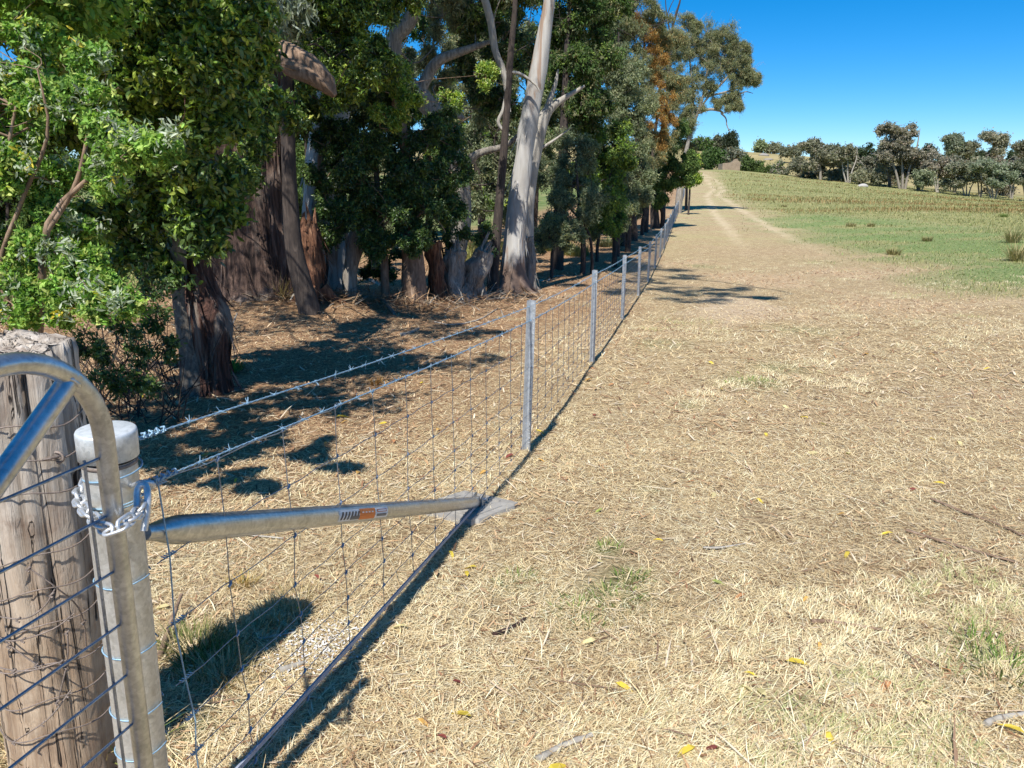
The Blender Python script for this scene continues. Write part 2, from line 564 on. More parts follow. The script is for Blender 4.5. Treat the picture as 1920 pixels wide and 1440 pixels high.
for nm, col in (('m_red', redl), ('m_woods', litter), ('m_grassy', lgr), ('m_past', past), ('m_green', green), ('m_spots', green), ('m_bare', dirt), ('m_track', track), ('m_far', hillc)):
    c = mixc(nt, at_node(nm), c, col)
nt.links.new(c, b.inputs['Base Color'])
b.inputs['Roughness'].default_value = .95
b.inputs['Specular IOR Level'].default_value = .15
hsum = N(nt, 'ShaderNodeMath', operation='ADD')
nt.links.new(f_fine, hsum.inputs[0]); nt.links.new(f_mid, hsum.inputs[1])
bump(nt, hsum.outputs[0], .8, .03, b)
M['ground_cover'] = m
gr = gm.build('ground', M['ground_cover'])
for nm, val in zip(('m_green', 'm_past', 'm_track', 'm_woods', 'm_grassy', 'm_red', 'm_bare', 'm_spots', 'm_far', 'm_dry'), masks(XX, YY)):
    at = gr.data.attributes.new(nm, 'FLOAT', 'POINT')
    at.data.foreach_set('value', val.astype(np.float32).ravel())
tag(gr, 'dry straw coloured paddock ground with bare earth, wheel tracks and olive pasture', 'ground', kind='structure')


# ------------------------------------------------------------------ strips of straw, litter, blades
def norm(a):
    return a / (np.linalg.norm(a, axis=-1, keepdims=True) + 1e-12)


def blades(mb, base, direc, length, width, bend, col, side=None):
    """many 3 point strips: base (n,3), unit direction (n,3)"""
    n = len(base)
    up = np.array([0, 0, 1.0])
    if side is None:
        side = norm(np.cross(direc, up) + 1e-6)
    mid = base + direc * (length * .5)[:, None] + bend * .35
    tip = base + direc * length[:, None] + bend
    w = side * (width * .5)[:, None]
    v = np.stack([base - w * .8, base + w * .8, mid + w, mid - w, tip], 1)   # 5 verts
    k = np.arange(n)[:, None] * 5
    q = k + np.array([[0, 1, 2, 3]])
    t = k + np.array([[3, 2, 4]])
    mb.add(v.reshape(-1, 3), q, col)
    # triangles use the same verts
    mb.f.append(t + mb.n - n * 5)
    mb.fc.append(np.asarray(col))


def pick_cols(n, pal, wts, jit=.12):
    pal = np.asarray(pal); i = rng.choice(len(pal), n, p=np.asarray(wts) / np.sum(wts))
    return np.clip(pal[i] * (1 + rng.normal(0, jit, (n, 1))), .005, .9)


def frustum_points(n, y0, y1, xl, xr, power=1.0):
    """ground points, denser near; xl/xr are slopes of the visible wedge"""
    u = rng.random(n)
    y = y0 * (y1 / y0) ** (u ** power)
    half_l, half_r = xl * y + .5, xr * y + .5
    x = -half_l + rng.random(n) * (half_l + half_r)
    return x, y


STRAW = [(.80, .67, .42), (.68, .53, .305), (.51, .375, .21), (.22, .125, .065), (.87, .77, .55), (.43, .38, .29)]


def lay_flat(n, x, y, lmin, lmax, wmin, wmax, tilt, pal, wts, mb):
    L = rng.uniform(lmin, lmax, n) * (.6 + .8 * rng.random(n))
    a = rng.uniform(0, 2 * np.pi, n)
    t = np.abs(rng.normal(0, tilt, n))
    d = np.stack([np.cos(a) * np.cos(t), np.sin(a) * np.cos(t), np.sin(t)], -1)
    base = np.stack([x, y, hz(x, y) + rng.uniform(0.001, .010, n)], -1)
    bend = np.stack([rng.normal(0, .34, n) * L, rng.normal(0, .34, n) * L, -np.abs(rng.normal(0, .12, n)) * L * (t > .15)], -1)
    w = rng.uniform(wmin, wmax, n)
    blades(mb, base, d, L, w, bend, pick_cols(n, pal, wts))


mb = MB()
# close, fine straw
x, y = frustum_points(330000, .75, 4.8, .75, .78)
k = (wav(x, y, .45) > -.5 + .6 * (rng.random(len(x)) - .5)) & (rng.random(len(x)) > .8 * masks(x, y)[3])
x, y = x[k], y[k]
sel = wav(x * 1.3 + 5, y * 1.3, .8) + .35 * rng.normal(0, 1, len(x))
for lo_, hi_, wts_ in ((-9, -.25, (2, 3, 4, 3, 1, .8)), (-.25, .35, (4, 4, 3, 1.6, 2, .5)), (.35, 9, (5, 3, 1.5, .6, 4, .3))):
    q_ = (sel > lo_) & (sel <= hi_)
    lay_flat(int(q_.sum()), x[q_], y[q_], .014, .05, .0009, .0022, .25, STRAW, wts_, mb)
x, y = frustum_points(9000, .75, 6, .75, .78)
lay_flat(len(x), x, y, .05, .12, .0015, .004, .15, STRAW, (4, 4, 3, 1.6, 2, .5), mb)
x, y = frustum_points(190000, 3.2, 12, .62, .75)
k = rng.random(len(x)) < np.minimum(sstep(3.0, 4.6, y), 1 - sstep(7, 12, y)) * (1 - .8 * masks(x, y)[3])
x, y = x[k], y[k]
lay_flat(len(x), x, y, .025, .075, .0018, .0042, .2, STRAW, (4, 4, 3, 2.2, 2, .5), mb)
x, y = frustum_points(230000, 6.5, 60, .55, .75, 1.4)
msk = masks(x, y); k = (rng.random(len(x)) > msk[1] + msk[0] + msk[2] * .5) & (rng.random(len(x)) > sstep(24, 58, y)) & (rng.random(len(x)) < sstep(6, 11, y)) & (rng.random(len(x)) > .85 * msk[3])
x, y = x[k], y[k]
lay_flat(len(x), x, y, .04, .12, .0035, .009, .2, STRAW, (3.5, 4, 3, 2.6, 1.5, .5), mb)
st = mb.build('dry_straw', M['straw'], smooth=False)
tag(st, 'pale dry mown straw lying thick over the foreground paddock', 'straw', kind='stuff')

# small standing clumps of bleached and olive grass in drifts
mb = MB()
x, y = frustum_points(5200, .9, 26, .4, .74)
dxx = x - fence_x(y)
dr = wav(x * .9 + 3, y * .9, 1.4) + .5 * wav(x * 2, y * 2 + 4, 1.0)
k = (dr > .26) & ((dxx > .15) | (rng.random(len(x)) < .25)) & (masks(x, y)[6] < .3)
x, y = x[k], y[k]
nb_ = 26
olive = (wav(x + 9, y, 1.1) > .3) & (rng.random(len(x)) < .6)
X_ = np.repeat(x, nb_) + rng.normal(0, .028, len(x) * nb_) * np.repeat(np.clip(y / 3, 1, 4), nb_); Y_ = np.repeat(y, nb_) + rng.normal(0, .028, len(x) * nb_) * np.repeat(np.clip(y / 3, 1, 4), nb_)
n = len(X_); lean_a = np.repeat(.6 + .8 * wav(x, y, 2.5), nb_) + rng.normal(0, .7, n); ti = np.abs(rng.normal(.75, .3, n))
d = np.stack([np.cos(lean_a) * np.sin(ti), np.sin(lean_a) * np.sin(ti), np.cos(ti)], -1)
h = rng.uniform(.02, .055, n) * np.clip(.8 + Y_ / 12, .8, 2)
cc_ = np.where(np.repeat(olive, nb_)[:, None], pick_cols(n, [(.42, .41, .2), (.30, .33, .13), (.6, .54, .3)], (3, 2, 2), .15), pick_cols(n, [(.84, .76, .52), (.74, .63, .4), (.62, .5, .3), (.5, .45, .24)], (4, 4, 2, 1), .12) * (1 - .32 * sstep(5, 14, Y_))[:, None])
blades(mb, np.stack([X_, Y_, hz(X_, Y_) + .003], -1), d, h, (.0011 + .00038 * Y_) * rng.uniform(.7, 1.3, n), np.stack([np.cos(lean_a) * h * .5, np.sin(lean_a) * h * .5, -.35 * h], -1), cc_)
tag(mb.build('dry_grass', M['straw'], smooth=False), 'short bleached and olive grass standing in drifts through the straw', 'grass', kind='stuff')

# brown bark and leaf litter: under the trees and in drifts
mb = MB()
BROWN = [(.40, .245, .13), (.26, .14, .078), (.52, .35, .2), (.13, .072, .042), (.62, .48, .31)]
x, y = frustum_points(190000, 2.5, 30, .75, .6)
msk = masks(x, y)
k = rng.random(len(x)) < np.clip(msk[3] * 1.0 + msk[5] * .75, 0, 1)
x, y = x[k], y[k]
s = np.clip(y / 9, .6, 2.4)
n = len(x)
L = rng.uniform(.03, .095, n) * s; a = rng.uniform(0, 6.283, n); t = np.abs(rng.normal(0, .22, n))
d = np.stack([np.cos(a) * np.cos(t), np.sin(a) * np.cos(t), np.sin(t)], -1)
blades(mb, np.stack([x, y, hz(x, y) + .004], -1), d, L, rng.uniform(.004, .012, n) * s, np.stack([rng.normal(0, .15, n) * L, rng.normal(0, .15, n) * L, -.05 * L], -1),
       pick_cols(n, BROWN, (4, 2.5, 3, 1.5, 1.6)))
# loose chips all over the front paddock
x, y = frustum_points(15000, .8, 11, .75, .78)
k = wav(x * .8 + 2, y * .8, 1.3) + .4 * wav(x * 3, y * 3, 1.0) > -.25 + .4 * rng.normal(0, 1, len(x))
x, y = x[k], y[k]
n = len(x); s = np.clip(y / 3.5, .6, 2)
L = rng.uniform(.03, .09, n) * s; a = rng.uniform(0, 6.283, n)
d = np.stack([np.cos(a), np.sin(a), np.abs(rng.normal(0, .1, n))], -1)
blades(mb, np.stack([x, y, hz(x, y) + .010], -1), d, L, rng.uniform(.004, .011, n) * s, np.stack([rng.normal(0, .2, n) * L, rng.normal(0, .2, n) * L, 0 * L], -1),
       pick_cols(n, BROWN + [(.62, .52, .38)], (3, 2, 3, 1, 2, 2)))
x, y = frustum_points(420, .9, 12, .75, .78)
n = len(x); L = rng.uniform(.08, .26, n) * np.clip(y / 4, .7, 2); a = rng.uniform(0, 6.283, n)
d = np.stack([np.cos(a), np.sin(a), np.abs(rng.normal(0, .06, n))], -1)
blades(mb, np.stack([x, y, hz(x, y) + .013], -1), d, L, rng.uniform(.003, .008, n) * np.clip(y / 4, .8, 2), np.stack([rng.normal(0, .18, n) * L, rng.normal(0, .18, n) * L, 0 * L], -1), pick_cols(n, [(.30, .19, .12), (.55, .42, .29), (.66, .56, .42), (.2, .12, .08)], (3, 2, 2, 2)))
tag(mb.build('bark_litter', M['litter'], smooth=False), 'reddish brown bark and leaf litter under the trees and along the track', 'litter', kind='stuff')

# fallen gum leaves, yellow and orange
def leaf_template(kind):
    if kind == 'lance':
        return np.array([[0, 0], [.25, .10], [.6, .09], [1, 0], [.6, -.09], [.25, -.10]])
    if kind == 'oval':
        return np.array([[0, 0], [.25, .20], [.65, .21], [1, 0], [.65, -.21], [.25, -.20]])
    return np.array([[0, 0], [.45, .24], [1, 0], [.45, -.24]])


def leaves(mb, pos, direc, nrm, L, wscale, col, kind='diamond', curl=.12):
    T = leaf_template(kind); k = len(T); n = len(pos)
    s = norm(np.cross(nrm, direc) + 1e-9); nn = np.cross(direc, s)
    u = T[:, 0]; w = T[:, 1]
    v = (pos[:, None, :] + direc[:, None, :] * (u[None, :, None] * L[:, None, None]) + s[:, None, :] * (w[None, :, None] * (L * wscale)[:, None, None])
         + nn[:, None, :] * ((curl * (np.abs(w) * 2.2 - u * u * .9))[None, :, None] * L[:, None, None]))
    f = np.arange(n)[:, None] * k + np.arange(k)[None, :]
    mb.add(v.reshape(-1, 3), f, col)


mb = MB()
x, y = frustum_points(170, .95, 9, .72, .75)
n = len(x)
a = rng.uniform(0, 6.283, n)
d = np.stack([np.cos(a), np.sin(a), rng.normal(0, .12, n)], -1)
nr = norm(np.stack([rng.normal(0, .25, n), rng.normal(0, .25, n), np.ones(n)], -1))
leaves(mb, np.stack([x, y, hz(x, y) + .018], -1), norm(d), nr, rng.uniform(.035, .07, n) * np.clip(y / 3, 1, 1.8), np.full(n, 1.4),
       pick_cols(n, [(.70, .55, .08), (.62, .38, .12), (.48, .24, .12), (.66, .58, .32), (.25, .07, .06), (.35, .42, .12), (.40, .28, .18)], (3, 2, 2, 2.5, .6, .5, 3)), 'lance', .34)
tag(mb.build('fallen_leaves', M['leaf_soft'], smooth=False), 'scattered yellow and orange gum leaves fallen on the straw', 'fallen leaves', kind='stuff')


# ------------------------------------------------------------------ trees
def smooth_path(pts, n=24):
    P = np.asarray(pts, float)
    if len(P) == 2:
        return np.linspace(P[0], P[1], max(2, n // 3))
    t = np.concatenate([[0], np.cumsum(np.linalg.norm(np.diff(P[:, :3], axis=0), axis=1))])
    tt = np.linspace(0, t[-1], n)
    Q = np.vstack([P[:1] * 2 - P[1:2], P, P[-1:] * 2 - P[-2:-1]])
    out = []
    for s in tt:
        i = min(max(int(np.searchsorted(t, s, 'right') - 1), 0), len(P) - 2)
        u = (s - t[i]) / (t[i + 1] - t[i] + 1e-9)
        p0, p1, p2, p3 = Q[i], Q[i + 1], Q[i + 2], Q[i + 3]
        out.append(.5 * ((2 * p1) + (-p0 + p2) * u + (2 * p0 - 5 * p1 + 4 * p2 - p3) * u * u + (-p0 + 3 * p1 - 3 * p2 + p3) * u ** 3))
    return np.array(out)


def stem3d(spec, d):
    """spec: (px, py, width_px[, depth offset]) -> list of world x, y, z, r. First point is dropped to the ground."""
    out = []
    for s in spec:
        dd = d + (s[3] if len(s) > 3 else 0)
        p = W(s[0], s[1], dd)
        out.append([*p, s[2] / 2 / F_PX * depth_of(p)])
    return np.array(out)


DENS_NEAR, DENS_MID, DENS_FAR = 1.8, 5.6, 2.0


class Tree:
    def __init__(self, name, label, cat, d, base_px, group=None):
        b = W(base_px[0], base_px[1], d)
        self.base = ground(b[0], b[1])
        self.d = d
        self.root = empty(name, self.base)
        tag(self.root, label, cat, group)
        self.stems = []
        self.parts = {}

    def part(self, key):
        if key not in self.parts:
            self.parts[key] = MB()
        return self.parts[key]

    def stem(self, spec, sides=14, rough=.05, ridges=0.0, n=28, to_ground=True, key='trunk', flare=0.0, col=None):
        P = stem3d(spec, self.d)
        if to_ground:
            g = hz(P[0, 0], P[0, 1]) - .08
            if P[0, 2] > g:
                P = np.vstack([[P[0, 0] - (P[1, 0] - P[0, 0]) * .02, P[0, 1], g, P[0, 3] * 1.08], P])
        Q = smooth_path(P, n)
        r = np.maximum(Q[:, 3], .002)
        if flare:
            h = Q[:, 2] - Q[0, 2]
            r = r * (1 + flare * np.exp(-h / .35))
        self.part(key).tube(Q[:, :3], r, sides, True, col, rough, ridges)
        self.stems.append(Q)
        return Q

    def roots(self, n, length, r, key='trunk'):
        Q = self.stems[-1]; p = Q[0, :3]
        for i in range(n):
            a = i * 6.283 / n + rng.uniform(-.3, .3); L = length * rng.uniform(.6, 1.3); R0 = Q[0, 3]
            pts = []
            for t in (0, .25, .55, 1):
                x_, y_ = p[0] + math.cos(a + t * .3) * (R0 * .55 + L * t), p[1] + math.sin(a + t * .3) * (R0 * .55 + L * t)
                pts.append([x_, y_, hz(x_, y_) + .28 * (1 - t) ** 2.2 * R0 / .3 - .03 * t, r * (1.1 - .9 * t)])
            S = smooth_path(pts, 10)
            self.part(key).tube(S[:, :3], S[:, 3], 7, True, None, .1)

    def strips(self, n, length, width, zone=(0, 1), key='trunk', out=.16):
        """loose hanging ribbons of bark on the last stem"""
        Q = self.stems[-1]; m_ = len(Q)
        i_ = (rng.uniform(zone[0], zone[1], n) * (m_ - 1)).astype(int)
        a_1 = rng.uniform(0, 6.283, n)
        o_ = np.stack([np.cos(a_1), np.sin(a_1), np.zeros(n)], -1)
        base_ = Q[i_, :3] + o_ * (Q[i_, 3] * 1.0)[:, None]
        j_ = np.maximum(i_ - 2, 0)
        dn = norm(Q[j_, :3] - Q[i_, :3] + 1e-6 * np.array([0, 0, -1]) + np.array([0, 0, -.05]))
        dr_ = norm(dn + o_ * np.abs(rng.normal(0, out, n))[:, None])
        L_1 = length * rng.uniform(.3, 1.2, n)
        side_ = norm(np.cross(o_, np.array([0, 0, 1.])) + rng.normal(0, .3, (n, 3)))
        blades(self.part(key), base_, dr_, L_1, width * rng.uniform(.4, 1.2, n), o_ * (rng.normal(.04, .08, n) * L_1)[:, None] + rng.normal(0, .06, (n, 3)) * L_1[:, None], np.full((n, 3), .5), side_)

    def limbs_to(self, centers, r0, key='trunk', wander=.12, frac=(.35, .95)):
        """a limb from the nearest upper stem node to every clump centre"""
        allS = np.vstack([S[int(len(S) * frac[0]):] for S in self.stems])
        for c in centers:
            D = np.linalg.norm(allS[:, :3] - c, axis=1) + 1.2 * np.maximum(0, allS[:, 2] - c[2])
            s = allS[int(np.argmin(D))]
            L = np.linalg.norm(c - s[:3])
            if L < .15: continue
            m1 = s[:3] * .65 + c * .35 + rng.normal(0, wander, 3) * L + np.array([0, 0, -.05 * L])
            m2 = s[:3] * .3 + c * .7 + rng.normal(0, wander, 3) * L
            rr = min(s[3] * .7, r0)
            S = smooth_path([[*s[:3], rr], [*m1, rr * .75], [*m2, rr * .5], [*c, rr * .25]], 10)
            self.part(key).tube(S[:, :3], S[:, 3], 6, False, None, .06)

    def crown(self, clumps, per, leaf, width, pal, wts, kind='diamond', hang=.25, lobes=7, twig_r=.006, limb_r=.04, mat='leaf_glossy', jit=.22, key='crown', limbs=True, tk=9, spread=1.0, up=.5):
        """clumps: (px, py, r_px[, depth offset[, ry_px]])"""
        mbc = self.part(key)
        per = per * (DENS_NEAR if self.d < 7 else (DENS_MID if self.d < 100 else DENS_FAR))
        cents = []
        for c in clumps:
            if c[0] == 'w':
                cents.append((np.array(c[1:4], float), np.array([c[4], c[4], c[4] * .75])))
                continue
            dd = self.d + (c[3] if len(c) > 3 else 0)
            p = W(c[0], c[1], dd); z = depth_of(p)
            rx = c[2] / F_PX * z; ry = (c[4] if len(c) > 4 else c[2]) / F_PX * z
            cents.append((p, np.array([rx, max(rx * .9, .1), ry])))
        if limbs:
            self.limbs_to([p for p, _ in cents], limb_r)
        for p, R in cents:
            nl = lobes
            lc = rng.normal(0, 1, (nl, 3)); lc = lc / np.linalg.norm(lc, axis=1)[:, None] * rng.uniform(.35, .85, (nl, 1))
            lr = rng.uniform(.26, .52, nl) * spread
            if twig_r:
                for q_ in range(2):
                    dv_ = norm(rng.normal(0, 1, 3) + np.array([0, 0, .2])); e_ = p + dv_ * R * rng.uniform(1.1, 1.45)
                    S = smooth_path([p, p + dv_ * R * .6 + rng.normal(0, .1, 3) * R, e_, e_ + rng.normal(0, .18, 3) * R], 7)
                    self.part('trunk').tube(S, np.linspace(twig_r * 1.5, twig_r * .3, 7), 4, False)
            for q, r in zip(lc, lr):
                e = p + q * R
                if twig_r:
                    S = np.array([p, p * .5 + e * .5 + rng.normal(0, .08, 3) * R, e])
                    self.part('trunk').tube(S, [twig_r * 1.8, twig_r * 1.3, twig_r * .7], 4, False)
            nt_ = max(1, int(per / tk))
            li = rng.integers(0, nl, nt_)
            dirs = norm(rng.normal(0, 1, (nt_, 3)) + np.array([0, 0, .25]))
            tip = p + (lc[li] + dirs * (lr[li] * (rng.uniform(.4, 1.12, nt_) + .5 * rng.random(nt_) ** 6))[:, None]) * R
            tdir = norm(dirs * R + rng.normal(0, .35, (nt_, 3)) * R.mean())
            tl = rng.uniform(.8, 2.4, nt_) * leaf * 1.6
            u = rng.random((nt_, tk))
            pos = (tip[:, None, :] - tdir[:, None, :] * (u * tl[:, None])[:, :, None]).reshape(-1, 3)
            n = len(pos)
            pos = pos + rng.normal(0, leaf * .25, (n, 3))
            td = np.repeat(tdir, tk, 0)
            dv = norm(td * .5 + rng.normal(0, .75, (n, 3)) + np.array([0, 0, -hang * 2.0]))
            nr = norm(rng.normal(0, 1, (n, 3)) + np.array([-.15, -.65, .8]) * up * 2)
            L = leaf * rng.uniform(.6, 1.3, n)
            tcol = pick_cols(nt_, pal, wts, jit)
            cc = np.repeat(tcol, tk, 0) * (1 + rng.normal(0, .14, (n, 1)))
            leaves(mbc, pos, dv, nr, L, np.full(n, width), np.clip(cc, .004, .9), kind)
        self.cmat = mat
        self.parts_mat = getattr(self, 'parts_mat', {})
        self.parts_mat[key] = mat

    def finish(self, bark, **mats):
        pm = getattr(self, 'parts_mat', {})
        for k, mb_ in self.parts.items():
            if not mb_.v: continue
            mt = mats.get(k) or pm.get(k) or bark
            mb_.build(k, M[mt], self.root, self.base, smooth=(mt not in ('leaf_glossy', 'leaf_soft')))


# palettes (albedo)
DKG = [(.05, .10, .025), (.08, .14, .035), (.125, .20, .045), (.20, .27, .06), (.045, .075, .03)]
BRG = [(.17, .28, .04), (.25, .36, .05), (.34, .42, .07), (.09, .17, .03), (.43, .45, .10)]
LUC = [(.22, .38, .07), (.15, .29, .05), (.32, .46, .10), (.42, .48, .14), (.09, .18, .035)]
PAL = [(.34, .40, .28), (.28, .34, .22), (.42, .46, .36)]
GRG = [(.16, .20, .115), (.22, .26, .15), (.28, .31, .185), (.10, .13, .07), (.33, .34, .20)]
EUC = [(.17, .195, .10), (.23, .245, .125), (.29, .285, .155), (.10, .125, .06), (.35, .30, .155)]
ORG = [(.38, .20, .055), (.30, .16, .05), (.22, .16, .06), (.44, .27, .08), (.15, .15, .06)]
MID = [(.10, .165, .045), (.15, .225, .06), (.21, .28, .08), (.06, .105, .035)]

# --- big canopy tree close on the left, glossy broad leaves
t = Tree('broadleaf_tree', 'leafy tree with peeling red bark trunk behind the woolly shrub, glossy yellow green leaves', 'tree', 6.3, (390, 690))
t.stem([(392, 685, 78), (392, 620, 84), (375, 560, 76), (352, 490, 60), (345, 420, 54), (352, 330, 46), (350, 230, 40), (330, 120, 34), (310, 0, 26), (300, -120, 16)], 20, .09, .10, 34)
t.strips(150, .45, .03, (0, .5), out=.22)
t.stem([(352, 420, 40), (385, 330, 30), (400, 220, 24), (410, 100, 18), (425, 0, 12)], 10, .06, 0, 16, False)
t.roots(5, .35, .05)
t.crown([(40, 30, 95, -1.10), (150, 50, 95, -0.99), (250, 40, 85, -0.83), (335, 45, 85, -0.66), (405, 60, 70, -.8), (455, 30, 60, -.6), (110, 130, 85, -0.83), (290, 130, 80, -0.72), (205, 120, 70, -0.88),
         (355, 140, 70, -.9), (425, 140, 55, -.5), (300, 215, 65, -0.55), (380, 210, 55, -.7), (235, 200, 60, -0.72), (440, 215, 40, -.4), (150, 220, 60, -0.55), (60, 250, 70, -.8), (350, 290, 45, -.8), (200, -60, 130, -0.83), (60, -70, 120, -0.99), (350, -70, 120, -0.55),
         (470, 95, 42, -.3)], 3400, 0.060, .86, DKG + BRG, (2, 2.5, 3, 2.5, 1.2, 3, 3.2, 2.4, 1, 1.6), 'oval', .12, 12, .005, .022, 'leaf_glossy', spread=.72, tk=12)  # more bright greens up here: the sunlit look is put into leaf colour
t.crown([(395, 335, 48, -.5), (360, 400, 42, -.6), (415, 395, 40, -.4), (340, 350, 45, -.5), (385, 440, 30, -.5), (250, 330, 60, -.4), (190, 400, 60, -.2), (280, 420, 50, -.3), (250, 480, 50, 0), (180, 480, 50, .3), (300, 500, 35, -.2)], 900, 0.07, .84, DKG + BRG, (3, 3, 3, 2, 2, 2, 1.5, 1, 1, .5), 'oval', .18, 7, .004, .012, 'leaf_glossy')
t.crown([(480, 190, 50, 1.6), (470, 150, 36, 1.8), (470, 270, 42, 1.4), (540, 200, 34, 2.4), (440, 320, 34, 1.0), (500, 240, 36, 2.0)], 900, 0.07, .84, DKG + BRG, (3, 3, 3, 2, 1.5, 2, 2, 1.4, 1, .7), 'oval', .18, 7, .005, .014, 'leaf_glossy')
t.crown([('w', q_[0], q_[1], q_[2] + .15, q_[3] * 1.4) for q_ in ((-2.05, 3.9, 3.1, .75), (-1.65, 4.7, 3.6, .55), (-2.8, 5.2, 3.9, .8), (-3.3, 6.5, 4.5, .9), (-1.9, 6.2, 4.6, .6), (-2.7, 7.5, 5.0, .8), (-4.5, 7.8, 5.2, 1.1), (-5.6, 8.6, 5.4, 1.1), (-3.7, 9.0, 5.9, .9), (-2.3, 8.9, 5.7, .7), (-4.9, 6.6, 4.4, 1.0), (-3.2, 9.6, 5.6, .9), (-2.0, 9.8, 5.9, .8), (-1.3, 10.2, 5.6, .7), (-4.0, 10.4, 5.4, .9), (-2.7, 10.7, 6.4, .9))],
        1300, .075, .9, DKG + BRG, (3, 3, 3, 2, 2, 2, 2, 1, 1, .6), 'oval', .18, 9, .006, .03, 'leaf_glossy')  # leaf clumps above the view, added to shade the grove floor and trunks
t.finish('red_bark')

# --- grey sapling trunk leaning against it
t = Tree('grey_sapling', 'slim grey pimpled trunk standing hard against the peeling red trunk', 'tree', 6.15, (360, 690))
t.stem([(358, 690, 40), (348, 630, 34), (340, 570, 31), (335, 510, 30), (332, 430, 26), (325, 330, 22), (300, 240, 16), (280, 150, 10)], 14, .05)
t.crown([(270, 150, 50, .1), (310, 220, 45, .1), (230, 260, 50, .3), (300, 300, 40, .2)], 800, .06, 1.0, MID + BRG, (3, 3, 3, 2, 1, 1, 1, 1, .3), 'oval', .2, 6, .004, .012)
t.finish('grey_bark')

# --- woolly shrub (tree lucerne like) right behind the timber post
t = Tree('woolly_shrub', 'bright green shrub with silvery woolly shoots and yellow tips behind the timber post', 'shrub', 3.2, (60, 820))
for sp in ([(60, 800, 20), (75, 600, 16), (85, 440, 13), (120, 375, 11), (175, 330, 9), (215, 305, 6), (260, 285, 3)],
           [(60, 800, 18), (20, 600, 14), (-20, 420, 11), (10, 300, 8), (30, 200, 5)],
           [(85, 440, 10), (140, 350, 9), (165, 250, 7), (168, 190, 4)],
           [(75, 600, 12), (150, 560, 8), (210, 555, 4)],
           [(60, 700, 14), (0, 520, 10), (40, 380, 8), (90, 250, 6), (70, 130, 3)]):
    t.stem(sp, 8, .05, 0, 16, sp[0][1] >= 800)
t.crown([('w', *q_) for q_ in ((-2.7, 3.0, 1.9, .55), (-3.1, 3.5, 2.2, .7), (-2.65, 3.7, 2.3, .45), (-3.4, 2.8, 2.0, .7), (-3.7, 3.7, 2.3, .7), (-3.0, 4.3, 2.3, .6), (-3.6, 4.6, 2.4, .7), (-2.35, 3.5, 1.75, .4), (-2.3, 4.1, 2.3, .45))], 3300, .045, 1.0, LUC, (4, 3, 3, 1.2, 2), 'oval', -.05, 11, .003, .01, 'leaf_soft', tk=14, spread=.8)  # unseen clumps left of the view, added to shade the ground behind
LC = [(40, 150, 55, .2), (75, 215, 60, .1), (165, 185, 50, -.1), (25, 310, 65, 0), (205, 255, 55, -.2), (262, 285, 42, -.3), (300, 275, 20, -.35), (110, 330, 50, .2), (95, 400, 60, .1), (55, 480, 65, 0),
      (150, 500, 60, -.1), (195, 560, 45, -.25), (235, 575, 18, -.3), (120, 575, 60, -.2), (25, 570, 70, -.1), (205, 330, 50, 0), (140, 430, 50, .2), (-60, 300, 90, 0), (-70, 480, 90, 0), (-50, 150, 80, .3), (170, 110, 30, 0), (60, 70, 50, .4)]
t.crown([(c[0], c[1], c[2] * .92, *c[3:]) for c in LC], 2500, .024, .95, LUC, (4, 3, 3, 1.2, 2), 'oval', -.05, 11, .0026, .008, 'leaf_soft', tk=14, up=.5, spread=.62)
t.crown([(c[0] + rng.normal(0, 8), c[1] - 10 + rng.normal(0, 8), c[2] * .9, (c[3] if len(c) > 3 else 0) - .06) for c in LC], 62, .030, .62, PAL + [(.62, .5, .06)], (3, 3, 3, .5), 'oval', .0, 4, 0, .006, 'leaf_soft', key='woolly_shoots', limbs=False, tk=7, up=.2)
t.finish('brown_limb')

# --- huge old stringybark
t = Tree('old_stringybark', 'huge old fibrous red brown barked tree with hollow flared base', 'tree', 12.0, (470, 530))
t.stem([(478, 545, 150), (470, 500, 132), (452, 430, 118), (440, 350, 112), (430, 260, 104), (418, 160, 96), (405, 50, 88), (395, -80, 76), (380, -300, 60), (370, -520, 40)], 34, .05, .09, 44, flare=.12)
t.strips(420, .8, .03, (0, .6))
t.stem([(540, 545, 88), (528, 480, 84), (515, 420, 78), (505, 350, 76), (508, 260, 66), (512, 150, 58), (518, 20, 50), (530, -150, 40), (545, -350, 26)], 26, .05, .10, 36)
t.strips(300, .8, .03, (0, .6))
t.stem([(420, 520, 30), (402, 420, 34), (385, 330, 26), (378, 270, 20)], 12, .08, .1, 14, True)
t.roots(8, .9, .11)
t.stem([(470, 30, 28, -.3), (488, 62, 34, -1.6), (508, 88, 42, -2.7), (530, 104, 46, -2.9), (562, 124, 46, -3.0), (598, 148, 42, -3.0), (620, 168, 34, -3.0), (624, 172, 20, -3.0), (628, 180, 10, -3.0)], 20, .22, .16, 26, False, key='broken_limb')
t.strips(90, .35, .03, (.1, 1), key='broken_limb', out=.5)
t.crown([(430, -200, 150, 0), (250, -250, 150, .5), (560, -250, 150, .5), (400, -380, 200, 0), (650, -380, 160, 1), (150, -350, 160, 1), (500, -520, 200, 0)], 2600, .12, .8, EUC, (3, 3, 2, 2, 1), 'lance', .35, 8, .012, .09)
t.crown([(500, 30, 45, -2.5), (455, 10, 40, -2.6), (540, 20, 35, -2)], 420, .11, 1.0, [(.26, .30, .24), (.2, .24, .17), (.16, .19, .11)], (3, 2, 2), 'lance', .6, 6, .006, .012)
t.crown([(470, 120, 60, .2), (560, 210, 45, .3), (480, 250, 40, -1.0), (455, 330, 30, -1.2), (585, 90, 50, 0)], 1000, .075, 1.0, DKG + BRG, (4, 4, 3, 2, 2, 1, 1, 1, .5, .3), 'oval', .2, 7, .006, .015)
t.finish('stringybark', broken_limb='brown_limb')

